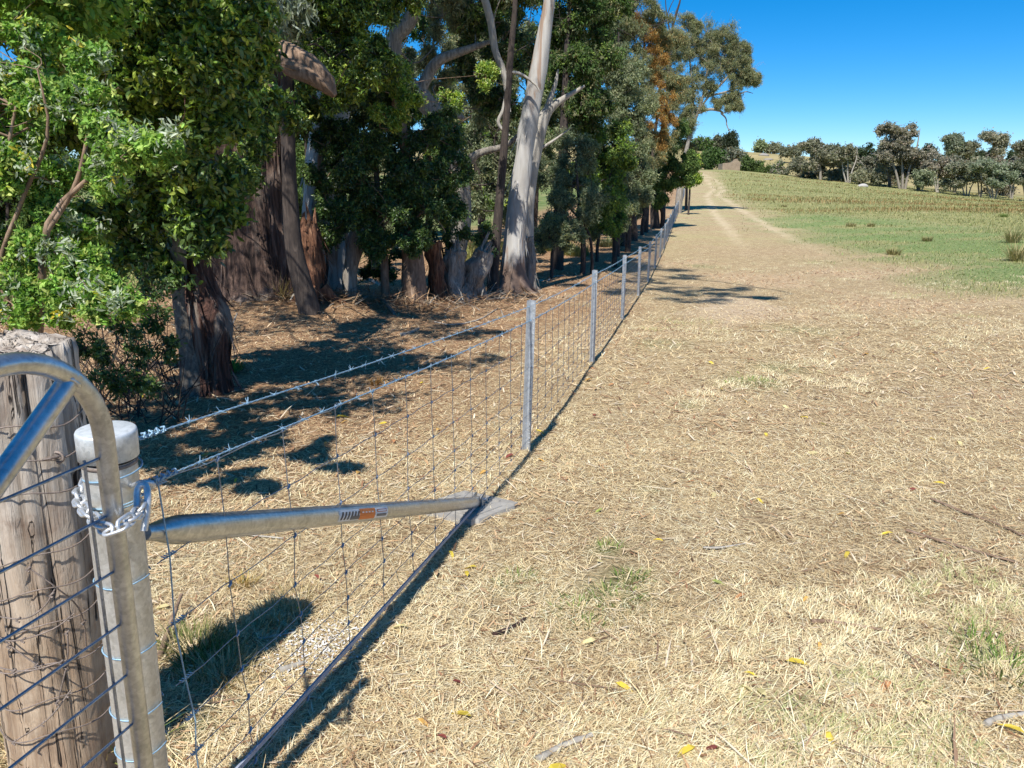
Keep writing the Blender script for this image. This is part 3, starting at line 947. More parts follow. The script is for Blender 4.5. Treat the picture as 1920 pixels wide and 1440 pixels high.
# --- torn, rust coloured stump at its foot
def stump(name, label, d, spec, bark, jag=.25, sides=18, group=None, ridg=.12):
    t = Tree(name, label, 'stump', d, (spec[0][0], spec[0][1]), group)
    P = stem3d(spec, d); g = hz(P[0, 0], P[0, 1]) - .06
    P = np.vstack([[P[0, 0], P[0, 1], g, P[0, 3] * 1.15], P])
    Q = smooth_path(P, 16)
    t.part('trunk').tube(Q[:, :3], Q[:, 3], 26, True, None, .20, .16)
    # splintered rim
    top, r = Q[-1, :3], Q[-1, 3]; ax = norm(Q[-1, :3] - Q[-3, :3])
    for k in range(16):
        a = rng.uniform(0, 6.283)
        o = top + r * rng.uniform(.35, .85) * np.array([math.cos(a), math.sin(a), 0]) - ax * .10
        h = jag * rng.uniform(.2, 1.0) ** 1.6 + .08
        wv_ = rng.normal(0, .03, 3) * (1 + jag)
        S = np.array([o, o + ax * h * .5 + wv_ * .5, o + ax * h * .85 + wv_, o + ax * h + wv_ * 1.3])
        t.part('trunk').tube(S, [r * rng.uniform(.2, .34), r * rng.uniform(.14, .26), r * .09, .003], 5, False, None, .25)
    t.stems.append(Q); t.strips(60, .5, .022, (.1, 1), out=.3)
    t.roots(4, .35, Q[0, 3] * .45)
    t.finish(bark)
    return t


stump('torn_stump', 'torn rust orange fibrous stump right of the slender dark trunk', 11.6, [(588, 570, 52), (582, 500, 44), (578, 450, 46), (574, 420, 40)], 'orange_bark', .30)
# --- slender dark trunk in front
t = Tree('slender_tree', 'slender dark curved trunk in front of the huge fibrous tree', 'tree', 10.7, (578, 580))
t.stem([(580, 582, 40), (568, 540, 36), (553, 480, 33), (545, 400, 30), (541, 300, 27), (539, 180, 25), (540, 60, 22), (548, -80, 16), (560, -200, 8)], 14, .04, .04, 34)
t.crown([(600, 60, 65, .3), (655, 110, 62, .3), (690, 50, 62, .5), (570, 130, 45, 0), (640, 20, 60, .3), (720, 110, 40, .5), (560, 0, 50, 0), (620, 180, 40, .3), (650, -70, 80, .4), (740, -30, 60, .6)], 1900, .056, .85, DKG + BRG, (3, 3, 3, 2, 2, 2, 2, 1.4, .5, .4), 'oval', .2, 7, .006, .02)
t.finish('dark_bark')

# --- smooth pale blue grey gum behind
t = Tree('smooth_gum', 'thick smooth blue grey gum trunk half hidden behind dark leaves', 'tree', 13.6, (615, 520))
t.stem([(612, 520, 98), (610, 460, 86), (608, 380, 80), (614, 280, 72), (630, 160, 62), (640, 40, 54), (650, -120, 44), (655, -300, 30)], 22, .04, .03, 32)
t.strips(120, .7, .05, (0, .4), out=.1)
t.stem([(640, 510, 30), (640, 440, 24), (645, 380, 20)], 10, .06, 0, 10, True)
t.crown([(660, -250, 150), (560, -330, 150), (760, -330, 150), (650, -430, 180)], 2200, .12, .8, EUC, (3, 3, 2, 2, 1), 'lance', .35, 8, .012, .08)
t.finish('blue_gum')
t = Tree('leaning_stub', 'short grey leaning dead stub with brown broken top before the smooth gum', 'stump', 12.4, (655, 520))
t.stem([(655, 525, 26), (662, 480, 28), (672, 440, 33), (684, 418, 26)], 12, .08, .06, 14)
t.finish('dead_wood')

# --- dark understory tree
t = Tree('blackwood_tree', 'dense dark green blackwood with a brown mottled trunk, centre of the grove', 'tree', 12.6, (775, 545))
t.stem([(778, 550, 46), (775, 490, 40), (772, 430, 36), (770, 360, 30), (760, 280, 24), (745, 200, 18), (730, 120, 10)], 16, .07, .06, 26)
t.stem([(722, 545, 18), (720, 480, 15), (712, 400, 13), (705, 320, 10), (700, 220, 7)], 9, .05, 0, 16)
t.crown([(620, 250, 50, .3), (680, 200, 55), (740, 195, 50, .2), (785, 245, 55), (700, 265, 62, -.3), (640, 290, 55), (605, 345, 42, -.4), (680, 345, 70, -.4), (760, 335, 70, -.3), (830, 255, 50, .2), (845, 320, 50), (725, 405, 62, -.5),
         (800, 395, 55, -.3), (650, 410, 45, -.5), (850, 385, 38), (700, 455, 42, -.5), (770, 450, 42, -.4), (620, 400, 30, -.6)], 1900, .052, .85, DKG, (4, 3.5, 2, .8, 3), 'oval', .25, 11, .006, .03, spread=.8)
t.crown([(745, 150, 38, -.6), (690, 160, 35, -.8), (760, 190, 40, -.8), (720, 215, 35, -.9), (845, 190, 28, .3), (910, 140, 30, 1)], 700, .052, .85, BRG, (3, 3, 2, 2, 1), 'oval', .15, 6, .005, .01)
t.finish('brown_limb')

# --- bent grey limbed gum
t = Tree('bent_gum', 'gum with bent grey limbs rising above the dark blackwood', 'tree', 15.5, (850, 545))
t.stem([(846, 548, 48), (852, 490, 40), (866, 420, 36), (862, 340, 34), (825, 235, 34), (785, 178, 36), (752, 150, 34), (738, 110, 32), (740, 70, 30), (765, 45, 27), (778, 10, 24), (790, -60, 18), (800, -160, 10)], 16, .05, .03, 46)
t.stem([(785, 178, 24), (800, 145, 22), (825, 112, 20), (890, 88, 12), (930, 75, 6)], 10, .05, 0, 16, False)
t.stem([(862, 340, 20), (880, 300, 17), (905, 285, 14), (950, 272, 10), (985, 240, 6)], 9, .05, 0, 14, False)
t.stem([(800, 195, 16), (830, 208, 14), (870, 222, 8)], 8, .05, 0, 10, False)
t.crown([(830, 30, 45, .5), (880, 40, 45, .8), (800, 100, 30, 1.5), (860, 110, 40, 1.8), (840, 160, 36, 2), (760, -40, 70, 0), (850, -80, 90, 0), (940, -60, 80, .5), (700, 10, 40, 1), (910, 200, 34, 2)], 800, .085, .8, GRG + EUC, (2, 2, 2, 1, 1, 2, 2, 2, 1, 1.5), 'lance', .4, 7, .006, .02)
t.finish('dead_wood')

# --- thin black trunk with a bleached dangling branch
t = Tree('black_trunk_tree', 'thin charcoal black trunk just left of the white gum', 'tree', 15.0, (926, 520))
t.stem([(924, 520, 22), (930, 450, 19), (940, 340, 17), (948, 240, 15), (955, 130, 13), (965, 20, 10), (970, -100, 6)], 10, .05, 0, 26)
t.stem([(895, -40, 15), (918, 30, 14), (928, 90, 13), (944, 135, 12), (950, 175, 9), (957, 210, 3)], 9, .06, 0, 22, False, key='dangling_branch')
t.stem([(950, 170, 8), (944, 205, 8), (934, 228, 7), (944, 245, 6), (956, 254, 3)], 7, .05, 0, 14, False, key='dangling_branch')
t.stem([(944, 135, 7), (975, 138, 6), (1005, 160, 4), (1012, 174, 2)], 6, .05, 0, 12, False, key='dangling_branch')
t.crown([(905, 60, 50, 1.2), (940, 110, 50, 1.4), (890, 130, 42, 1.4), (965, 60, 45, 1.6), (915, 180, 40, 1.4), (960, 190, 30, 1.2), (900, 0, 60, 1), (985, -20, 60, 1.4), (940, -60, 70, 1), (1000, 110, 24, 2)], 1300, .07, .9, DKG + EUC, (4, 3, 2, .8, 3, 1, 1, .6, .6, .4), 'diamond', .25, 7, .005, .012)
t.finish('dark_bark', dangling_branch='bleached_wood')

# --- the white gum
t = Tree('white_gum', 'tall white barked gum with a clean leaning trunk beside the fence', 'tree', 15.4, (960, 540))
t.stem([(q_[0], q_[1], q_[2] * .77) for q_ in [(962, 540, 76), (961, 515, 64), (963, 480, 55), (968, 420, 50), (975, 350, 46), (984, 280, 44), (995, 210, 43), (1008, 140, 41), (1020, 70, 35), (1030, 0, 29), (1040, -120, 26), (1050, -300, 20), (1055, -480, 12)]], 30, .045, .02, 80, flare=.16)
t.strips(90, .5, .035, (0, .35))
t.roots(7, .5, .08)
t.crown([(1060, -480, 150), (950, -400, 130), (1180, -420, 140), (1080, -620, 150)], 2000, .12, .8, EUC, (3, 3, 2, 2, 1), 'lance', .35, 8, .012, .06)
t.crown([('w', *q_) for q_ in ((2.0, 8.6, 7.2, .8), (.6, 9.6, 7.8, .8), (1.3, 11.2, 9.2, 1.0), (3.0, 10.0, 8.2, .7), (2.7, 12.2, 9.4, .8), (-.6, 10.8, 8.6, .9), (-1.6, 12.0, 8.4, .9), (2.4, 9.3, 7.8, .8), (3.3, 8.8, 7.4, .6), (1.6, 9.8, 8.4, .8))], 330, .12, .8, EUC, (3, 3, 2, 2, 1), 'lance', .35, 8, .012, .05)  # unseen overhead clumps, added to dapple the ground by the fence
t.finish('white_gum')
# --- forked dead tree
t = Tree('forked_dead_tree', 'bleached leafless forked tree right behind the white gum', 'dead tree', 17.2, (988, 490))
t.stem([(985, 495, 32), (986, 420, 28), (992, 350, 27), (1003, 285, 26), (1016, 230, 24), (1030, 205, 18), (1055, 186, 11), (1078, 172, 8), (1096, 161, 4)], 12, .05, .04, 34)
t.stem([(1020, 222, 14), (1032, 185, 10), (1042, 155, 7), (1046, 130, 3)], 8, .05, 0, 12, False)
t.stem([(1003, 285, 8), (1040, 262, 5), (1070, 240, 2)], 6, .05, 0, 10, False)
t.finish('bleached_wood')

# --- stumps below the grove
stump('jagged_stump', 'grey jagged broken stump leaning right, just left of the white gum', 13.6, [(880, 540, 46), (893, 505, 42), (908, 470, 34)], 'dead_wood', .36)
stump('split_stump', 'short split grey stump left of the jagged leaning one', 13.3, [(850, 545, 42), (850, 510, 38), (852, 470, 34)], 'dead_wood', .30)
stump('brown_stump', 'small stump with a rusty brown knob top between brown trunk and split stump', 13.0, [(818, 530, 26), (816, 490, 24), (812, 455, 28)], 'orange_bark', .06)
stump('grey_post_stump', 'squat grey weathered stump tucked behind the foot of the white gum', 16.2, [(993, 490, 20), (990, 460, 20), (988, 445, 20)], 'dead_wood', .08)


for lab_, d_, bx_, by_, cl_ in (
    ('small dark leafy shrub against the foot of the smooth gum', 12.6, 610, 530, [(600, 440, 24), (620, 455, 24), (595, 470, 18), (630, 430, 18)]),
    ('dark low shrub between leaning stub and brown mottled trunk', 13.6, 720, 540, [(700, 480, 26), (730, 500, 26), (745, 470, 24), (715, 520, 18), (690, 510, 16)]),
    ('dark shrub hanging over the rusty brown stump', 13.6, 830, 535, [(835, 430, 26), (800, 450, 24), (845, 460, 20), (820, 410, 26), (868, 440, 18)]),
    ('thin weedy shrub left of the charcoal black trunk', 14.6, 905, 520, [(895, 450, 16), (910, 430, 16), (918, 470, 12)])):
    t = Tree('undergrowth_shrub', lab_, 'shrub', d_, (bx_, by_), 'undergrowth among the stumps')
    t.stem([(bx_, by_, 7), (bx_ + 4, by_ - 35, 5), (bx_ - 3, by_ - 80, 3)], 6, .05, 0, 10)
    t.crown(cl_, 160, .055, .85, DKG, (4, 3, 2, .8, 3), 'oval', .25, 7, .004, .01, 'leaf_glossy')
    t.finish('dark_bark')


# --- row of trees along the fence
YGR0 = [(.34, .33, .13), (.28, .30, .12)]


def bushy(name, label, d, base, stems, clumps, per, leaf, width, pal, wts, kind='diamond', hang=.25, bark='dark_bark', group='trees in the shelter belt along the fence', mat='leaf_soft', lobes=7, twig=.008, limb=.03, cat='tree', extra=None):
    t = Tree(name, label, cat, d, base, group)
    for s in stems:
        s = [(q_[0], q_[1], q_[2] * .72) for q_ in s]
        t.stem(s, 9, .06, .03, 20)
    t.crown(clumps, per, leaf, width, pal, wts, kind, hang, lobes, twig, limb, mat)
    if extra: extra(t)
    t.finish(bark)
    return t


bushy('wattle_bush', 'grey green feathery wattle bush in tall grass right of the forked dead tree', 20, (1090, 470), [[(1094, 475, 14), (1092, 430, 11), (1085, 370, 8), (1080, 300, 5)], [(1110, 478, 8), (1100, 430, 7), (1060, 380, 5)]],
      [(1040, 390, 38), (1075, 350, 45), (1030, 330, 40, .5), (1050, 430, 30), (1085, 420, 36, -.4), (1105, 370, 40), (1065, 290, 42, .5), (1020, 440, 26, .3), (1110, 310, 42, .4)], 1100, .075, .7, GRG, (3, 3, 2, 2, 1.5), hang=.1)
bushy('leafy_tree', 'bright leafed green tree standing between feathery wattles by the fence', 22.5, (1150, 455), [[(1153, 460, 14), (1150, 400, 12), (1140, 330, 9), (1130, 260, 6)]],
      [(1110, 395, 36, -.5), (1140, 355, 45, -.4), (1125, 310, 42), (1150, 270, 45), (1100, 260, 42), (1165, 320, 36, .3), (1090, 330, 36, -.4), (1150, 405, 30, -.4)], 1200, .085, .9, MID + BRG[:3], (3, 3, 2, 2, 2, 1.5, 1), hang=.2)
bushy('dark_gum', 'tall dark crowned gum towering directly behind the white gum', 21.5, (1050, 470), [[(1048, 470, 28), (1050, 400, 26), (1055, 300, 24), (1060, 180, 20), (1065, 60, 14), (1075, -60, 8)]],
      [(1080, 30, 55), (1110, 110, 52), (1062, 130, 50, .5), (1090, 190, 48), (1050, 230, 42, .6), (1120, 40, 50, .8), (1060, -40, 80), (1130, -50, 80, 1), (1045, 60, 40, 1), (1120, 200, 40, .5)], 1700, .095, .75, DKG + EUC, (3, 3, 2, .8, 2, 1, 1, .7, .6, .4), 'diamond', .3)
bushy('rear_gum', 'grey green gum rising behind bent grey limbs at the back of the grove', 24, (900, 450), [[(905, 455, 24), (900, 380, 20), (890, 260, 16), (880, 120, 10)]],
      [(850, 70, 42), (900, 130, 45), (930, 60, 42), (870, 180, 42), (920, 210, 40), (830, 250, 36), (950, 260, 34), (960, 150, 36), (820, 150, 38), (880, 330, 30), (940, 340, 28)], 700, .10, .75, GRG + EUC, (2, 2, 2, 1, 1, 2, 2, 2, 1, 1), 'lance', .4)
bushy('tall_wattle', 'tall grey green wattle with silvery tops, third of the belt past the white gum', 28, (1175, 440), [[(1178, 445, 16), (1176, 380, 14), (1170, 280, 11), (1160, 160, 8), (1160, 60, 4)]],
      [(1140, 110, 45), (1175, 150, 45), (1150, 190, 45), (1190, 210, 42), (1135, 250, 45, -.5), (1180, 270, 45, -.5), (1200, 310, 40), (1165, 330, 40, -.6), (1150, 50, 42, 1), (1195, 370, 36, -.4), (1160, 380, 34, -.6)], 1200, .095, .7, GRG, (3, 3, 3, 2, 2), hang=.15)
bushy('orange_gum', 'gum with rusty orange dying leaf patches at the top of the belt', 33, (1195, 425), [[(1190, 440, 17), (1188, 400, 15), (1195, 300, 12), (1205, 150, 9), (1210, 40, 5)]],
      [(1180, 20, 38), (1220, 45, 38), (1190, 75, 36, -.5), (1170, -40, 60), (1240, 90, 34), (1160, 0, 40, .5), (1210, 260, 34), (1190, 330, 30, -.5)], 950, .11, .7, EUC + ORG, (2, 2, 2, 1, 2, 1.6, 1.2, 1.2, 1, .6), 'lance', .4,
      extra=lambda t: (t.crown([(1236, 150, 26, -1.0), (1244, 190, 26, -1.0), (1228, 215, 24, -1.2), (1205, 55, 26, -1), (1235, 110, 24, -1), (1250, 230, 22, -.8), (1215, 80, 22, -1.2), (1180, 30, 24, -1.2), (1240, 260, 18, -.9)], 520, .11, .7, ORG, (3, 3, 2, 3, 1), 'lance', .45, 6, .008, .02, 'leaf_soft', key='dying_foliage'),
                       ))
bushy('mottled_gum', 'olive gum with twiggy middle between the rusty patched gum and the broad dark tree', 38, (1212, 410), [[(1212, 415, 14), (1214, 380, 12), (1225, 280, 9), (1240, 150, 6)]],
      [(1225, 180, 38), (1250, 130, 34), (1260, 190, 32), (1220, 120, 34), (1270, 90, 32), (1245, 60, 34), (1255, 250, 32), (1225, 300, 30), (1205, 240, 30), (1275, 150, 28)], 950, .12, .7, EUC + GRG[:3] + ORG[2:4], (2, 3, 2, 1, 2.5, 1, 1, 1, 1, .8), 'lance', .35)
bushy('tall_grey_gum', 'tall grey green gum filling the middle of the belt against the sky', 30, (1165, 440), [[(1168, 442, 14), (1165, 330, 12), (1160, 180, 9), (1165, 40, 5)]],
      [(1150, 20, 45), (1185, 60, 42), (1130, 80, 40), (1205, 120, 40), (1165, 120, 42), (1190, 0, 45), (1120, 150, 36), (1225, 200, 36), (1200, 180, 38), (1170, 230, 40), (1215, 260, 34), (1130, -20, 60), (1180, -60, 60), (1245, 40, 26, 2), (1225, 20, 26, 2)], 850, .10, .7, EUC + GRG, (3, 3, 2, 1, 1.5, 1, 1, 1, 1, 1), 'lance', .4)
bushy('dark_trunk_tree', 'broad dark green tree on a stout black trunk, low skirt reaching the fence', 41, (1228, 412), [[(1228, 416, 24), (1227, 390, 20), (1228, 350, 16), (1235, 290, 12), (1245, 220, 8)], [(1243, 400, 12), (1236, 388, 10), (1230, 380, 8)]],
      [(1250, 330, 32), (1225, 345, 30), (1275, 318, 28), (1265, 285, 30), (1240, 295, 32), (1290, 300, 22), (1200, 345, 26), (1285, 335, 20), (1265, 250, 28), (1240, 375, 16, -.5)], 1000, .12, .85, MID + DKG[:2], (3, 3, 2, 2, 1, 1), hang=.25)
bushy('end_gum', 'pink tinged gum at the far end of the belt', 62, (1285, 372), [[(1287, 374, 7), (1288, 330, 6), (1290, 270, 4)]],
      [(1285, 270, 20), (1295, 290, 20), (1300, 305, 18), (1280, 245, 20), (1292, 325, 16)], 700, .16, .8, EUC + ORG[:3], (3, 3, 2, 2, 1, .6, .5, .5), 'lance', .35)
bushy('bright_end_bush', 'bright lime green bush ending the belt above the far fence', 55, (1295, 362), [[(1293, 366, 5), (1294, 345, 4), (1296, 320, 3)]],
      [(1298, 318, 16), (1290, 335, 15), (1305, 335, 10), (1302, 300, 12)], 700, .14, .9, BRG, (3, 3, 2, 2, 1), hang=.2, cat='bush')

for nm_, lab_, d_, bx_, cl_ in (
    ('low_shrub', 'low grey shrub right of the squat stump, in tall grass', 19, 1035, [(1030, 440, 34), (1050, 420, 30), (1015, 455, 24), (1060, 450, 24)]),
    ('low_shrub', 'low olive shrub with a thin forked stem, left of the brown belt trunk', 24, 1120, [(1110, 425, 28), (1130, 410, 28), (1145, 432, 20), (1100, 440, 20), (1125, 440, 20)]),
    ('low_shrub', 'dusty grey green shrub at the base of the bright leafed tree', 26, 1160, [(1150, 418, 26), (1172, 405, 26), (1165, 425, 18), (1185, 390, 22)]),
    ('low_shrub', 'small pale shrub beside the stout black trunk', 36, 1205, [(1200, 392, 16), (1210, 380, 16), (1195, 400, 12)])):
    yb_ = max(c_[1] + c_[2] * .7 for c_ in cl_)
    bushy(nm_, lab_, d_, (bx_, yb_ + 6), [[(bx_, yb_ + 8, 9), (bx_ + 3, yb_ - 15, 7), (bx_ - 4, yb_ - 40, 4)]], cl_, 500, .06, .7, GRG + YGR0, (3, 3, 2, 2, 1.5, 1, 1), hang=.05, group='low shrubs at the foot of the belt', cat='shrub')

# spreading eucalypt leaning out over the paddock
t = Tree('spreading_gum', 'spreading gum leaning out against the blue sky above the track', 'tree', 58, (1282, 368))
t.stem([(1274, 368, 13), (1280, 320, 11), (1292, 260, 5.4), (1308, 212, 4.8), (1330, 180, 3.6), (1352, 158, 4.5), (1372, 135, 3)], 9, .04, 0, 26)
for sp in ([(1308, 212, 6.0), (1330, 205, 5.4), (1350, 208, 4.2), (1356, 213, 4)], [(1300, 235, 6.0), (1318, 180, 4.8), (1325, 140, 3.6), (1335, 95, 4)], [(1295, 255, 5.4), (1300, 190, 4.2), (1295, 130, 3.0), (1290, 80, 3)],
           [(1330, 180, 3.6), (1362, 172, 4), (1398, 160, 2)], [(1352, 212, 4), (1361, 222, 2.4), (1363, 235, 2), (1369, 248, 1.2)], [(1385, 178, 3), (1398, 172, 2), (1412, 175, 1)]):
    t.stem(sp, 7, .04, 0, 14, False)
t.crown([(c[0], c[1], c[2] * 1.3) for c in [(1340, 85, 26), (1375, 110, 24), (1300, 85, 26), (1380, 150, 18), (1288, 62, 28), (1325, 70, 30), (1362, 72, 28), (1385, 92, 22), (1400, 142, 22), (1408, 150, 14), (1392, 128, 20), (1350, 105, 30), (1312, 105, 30), (1340, 135, 24), (1372, 182, 14), (1352, 195, 16), (1378, 200, 12), (1298, 150, 28), (1275, 110, 30), (1280, 190, 28),
         (1300, 200, 20), (1400, 95, 4.8), (1402, 115, 3.6), (1330, 165, 12), (1288, 228, 20), (1262, 90, 26), (1265, 150, 26), (1308, 45, 18)]], 1250, .15, .7, EUC + GRG, (3, 3, 3, 1, 2, 1, 1, 1, 1, 1), 'lance', .35, 13, .010, .03, 'leaf_soft', spread=.85)
t.finish('dead_wood')
t = Tree('bare_snag', 'dead black bare snag poking above the belt into the sky', 'dead tree', 44, (1240, 405))
t.stem([(1243, 408, 9), (1246, 300, 8), (1252, 150, 6), (1262, 45, 5), (1272, 15, 4), (1278, -15, 2)], 7, .03, 0, 24)
t.stem([(1256, 60, 3), (1250, 25, 2.4), (1247, -10, 1.4)], 5, .03, 0, 10, False)
t.stem([(1250, 30, 2), (1258, 10, 1.6), (1266, -5, 1)], 5, .03, 0, 8, False)
t.finish('dark_bark')

# --- back row deep in the grove, closing the view to the left
BACK = [(-120, 27, 430, 'sunlit olive bush far left behind the woolly shrub'), (60, 25, 420, 'broad mid green bush behind the woolly shrub'), (210, 28, 400, 'grey green bush seen past the peeling trunk'),
        (330, 30, 380, 'tall olive bush left of the huge fibrous trunk'), (470, 27, 420, 'dark bush behind the huge fibrous trunk'), (590, 30, 400, 'mid green bush behind the smooth gum'),
        (700, 29, 410, 'olive tree behind the blackwood'), (800, 33, 380, 'feathery tree behind the brown trunk'), (900, 31, 380, 'pale green tree seen between black trunk and stumps'), (1000, 34, 360, 'grey bush behind the forked dead tree'), (1110, 36, 370, 'grey green bush deep behind the wattles')]
for lab_, d_, bx_, cl_ in (
    ('bushy dark tree filling the gap behind the slender curved trunk', 19, 575, [(570, 250, 42), (590, 180, 42), (560, 120, 42), (590, 320, 40), (560, 380, 38), (600, 60, 44), (575, 430, 30), (620, 250, 36), (610, 400, 34)]),
    ('olive bushy tree at the left edge behind the woolly shrub', 11, 10, [(10, 380, 60), (-30, 440, 60), (60, 430, 56), (20, 300, 60), (90, 360, 56), (-20, 240, 60), (110, 470, 44), (30, 500, 50), (150, 410, 44), (60, 230, 60)]),
    ('pale feathery tree filling the gap right of the charcoal trunk', 22, 930, [(880, 260, 36), (915, 300, 36), (940, 250, 36), (900, 210, 36), (960, 300, 32), (870, 340, 34), (930, 350, 34), (1020, 200, 30), (1040, 260, 30), (1010, 300, 30), (960, 220, 36), (890, 390, 30)])):
    bushy('grove_tree', lab_, d_, (bx_, 490 if d_ > 12 else 600), [[(bx_, 500 if d_ > 12 else 610, 14), (bx_ + 5, 400, 10), (bx_ - 3, 260, 6)]], cl_, 640, .085, .8, MID + DKG[:2] if bx_ != 930 else GRG + EUC[:2], (3, 3, 2, 2, 1.5, 1) if bx_ != 930 else (3, 3, 2, 2, 1.5, 1, 1), 'diamond', .25, 'dark_bark', 'trees at the back of the grove', lobes=10)
for i, (bx, d, ytop, lab) in enumerate(BACK):
    yb = 720 - F_PX * math.tan(PITCH - math.atan((CAM_Z - float(hz(W(bx, 450, d)[0], d))) / d))
    cl = []
    for k in range(20):
        cl.append((bx + rng.normal(0, 55), rng.uniform(-40 if bx > 0 else 100, yb - 45), rng.uniform(34, 52), rng.uniform(-1.5, 1.5)))
    bushy('grove_tree', lab, d, (bx, yb), [[(bx, yb, 16), (bx + 6, yb - 120, 12), (bx - 5, yb - 260, 6)]], cl, 620, .12, .8, (MID + BRG[:3]) if i % 3 else (GRG + EUC[:2]), (3, 3, 2, 2, 1.5, 1, 1), 'diamond', .25, 'dark_bark', 'trees at the back of the grove', limb=.04)


# --- low growth on the left bank
def tussock(name, label, p, n, h, spread, pal, wts, width=.006, lean=.5, group=None, droop=.35):
    mbt = MB()
    a = rng.uniform(0, 6.283, n); r = np.sqrt(rng.random(n)) * spread
    base = np.stack([p[0] + np.cos(a) * r, p[1] + np.sin(a) * r, np.zeros(n)], -1); base[:, 2] = hz(base[:, 0], base[:, 1]) - .005
    t_ = np.abs(rng.normal(0, lean, n)); a2 = a + rng.normal(0, .6, n)
    d = np.stack([np.cos(a2) * np.sin(t_), np.sin(a2) * np.sin(t_), np.cos(t_)], -1)
    L = h * rng.uniform(.45, 1.1, n)
    blades(mbt, base, d, L, np.full(n, width) * rng.uniform(.6, 1.3, n), np.stack([np.cos(a2) * L * .3, np.sin(a2) * L * .3, -droop * L * rng.random(n)], -1), pick_cols(n, pal, wts, .15))
    o = mbt.build(name, M['straw'], None, ground(p[0], p[1]), smooth=False)
    tag(o, label, 'grass tuft' if 'grass' in label else 'plant', group)
    return o


DRYG = [(.58, .47, .27), (.48, .37, .2), (.40, .34, .16), (.30, .24, .12)]
GRN = [(.10, .17, .03), (.15, .22, .05), (.22, .27, .08), (.36, .33, .15)]
YGR = [(.36, .34, .11), (.28, .30, .09), (.45, .40, .18), (.20, .24, .07)]
tussock('grass_tussock', 'drooping straw coloured grass tussock at the foot of the huge fibrous tree', G(528, 560), 700, .5, .17, [(.55, .46, .26), (.44, .38, .19), (.62, .55, .36)], (3, 2, 2), .008, .75, droop=.8)
tussock('grass_tussock', 'yellow green tall grass clump right of the grey squat stump', G(1075, 478), 900, .55, .55, YGR, (3, 3, 2, 2), .014, .35)
tussock('grass_tussock', 'olive grass clump beside the sapling stem near the white gum', G(1040, 470), 700, .6, .5, YGR, (3, 3, 2, 2), .014, .35)
tussock('grass_tussock', 'pale green grass seen between black trunk and bent gum', W(890, 400, 19) * 0 + G(885, 500), 700, .9, .7, YGR, (3, 3, 2, 1), .014, .3)
tussock('grass_tussock', 'olive yellow tall grass filling the gap behind the stumps', G(905, 478), 800, .9, .8, YGR, (3, 3, 2, 1), .016, .3)
tussock('grass_tussock', 'grey green undergrowth tuft with small grass blades behind wattle stems', G(1140, 462), 600, .5, .5, GRG + YGR[:2], (1, 1, 1, 1, 1, 1, 1), .014, .4)
# small green tufts on the straw
for p_, lab_, n_ in (((455, 1195), 'bleached grass tuft at the middle of the post shadow', 200), ((520, 1160), 'brown dry grass tuft near the tip of the post shadow', 220), ((430, 1275), 'straw coloured grass tuft on the near edge of the post shadow', 200), ((560, 1130), 'thin dry grass tuft beyond the tip of the post shadow', 140)):
    tussock('grass_tussock', lab_, G(*p_), n_, .085, .085, [(.55, .45, .25), (.4, .3, .16), (.26, .2, .09)], (3, 2, 1), .003, .65)  # dry tufts added to break up the solid post shadow
SP = [((1140, 1030), 'bright green grass sprig on the straw beyond the foot plate', .05, .05, 60), ((1182, 1088), 'green grass sprig, largest of the row on straw right of the fence shadow', .06, .06, 90), ((1158, 1125), 'low dull green grass patch below the bright sprigs', .05, .10, 110),
      ((1885, 1262), 'thick green grass tuft cut by the right edge of the view', .09, .10, 160), ((1835, 1215), 'short olive grass tuft beside the thick green one', .08, .07, 90), ((1410, 718), 'wide green grass patch beyond the bare sand', .07, .22, 260),
      ((1080, 1145), 'sparse green grass sprigs left of the dull patch', .05, .09, 80), ((1110, 1180), 'thin green grass sprig in pale straw near the centre', .05, .05, 50), ((970, 1090), 'faint green grass tuft by the long fence shadow', .05, .08, 70)]
for (p, lab, h, s, n) in SP:
    tussock('grass_sprig', lab, G(*p), n, h, s, GRN, (3, 3, 2, 1.5), .0035, .6, 'green grass sprigs on the straw')
tussock('grass_sprig', 'dark green grass tuft in shade behind the galvanised post', G(365, 1215), 420, .10, .085, [(.12, .15, .04), (.2, .2, .07), (.42, .34, .18)], (2, 2, 2), .003, .6)
tussock('grass_sprig', 'olive grass tuft lying at the base of the shade below the brace', G(400, 1255), 300, .10, .09, [(.14, .19, .05), (.2, .2, .07), (.42, .34, .18)], (2, 2, 2), .003, .7)
tussock('grass_sprig', 'small orange dry grass tuft under the galvanised brace', G(455, 1100), 160, .07, .04, [(.5, .36, .13), (.42, .28, .1), (.3, .25, .08)], (2, 2, 1), .003, .6)
tussock('grass_sprig', 'bleached dry grass tuft at the base of the timber post', G(70, 1425), 260, .18, .14, DRYG, (3, 3, 2, 1), .004, .6)
tussock('grass_sprig', 'green and pinkish grass tuft between timber post and galvanised post', G(190, 1420), 220, .16, .07, [(.3, .34, .1), (.5, .3, .26), (.55, .45, .26), (.2, .26, .07)], (2, 1, 2, 2), .0035, .5)
tussock('seedling_plant', 'low green leafy seedling in litter below the peeling trunk', G(410, 700), 240, .16, .2, [(.10, .2, .035), (.15, .26, .05), (.06, .12, .03)], (2, 2, 1), .022, .7, droop=.2)
tussock('seedling_plant', 'orange brown dead sprig standing on litter behind the fence', G(705, 722), 60, .12, .05, [(.5, .3, .1), (.4, .22, .08)], (1, 1), .008, .5)

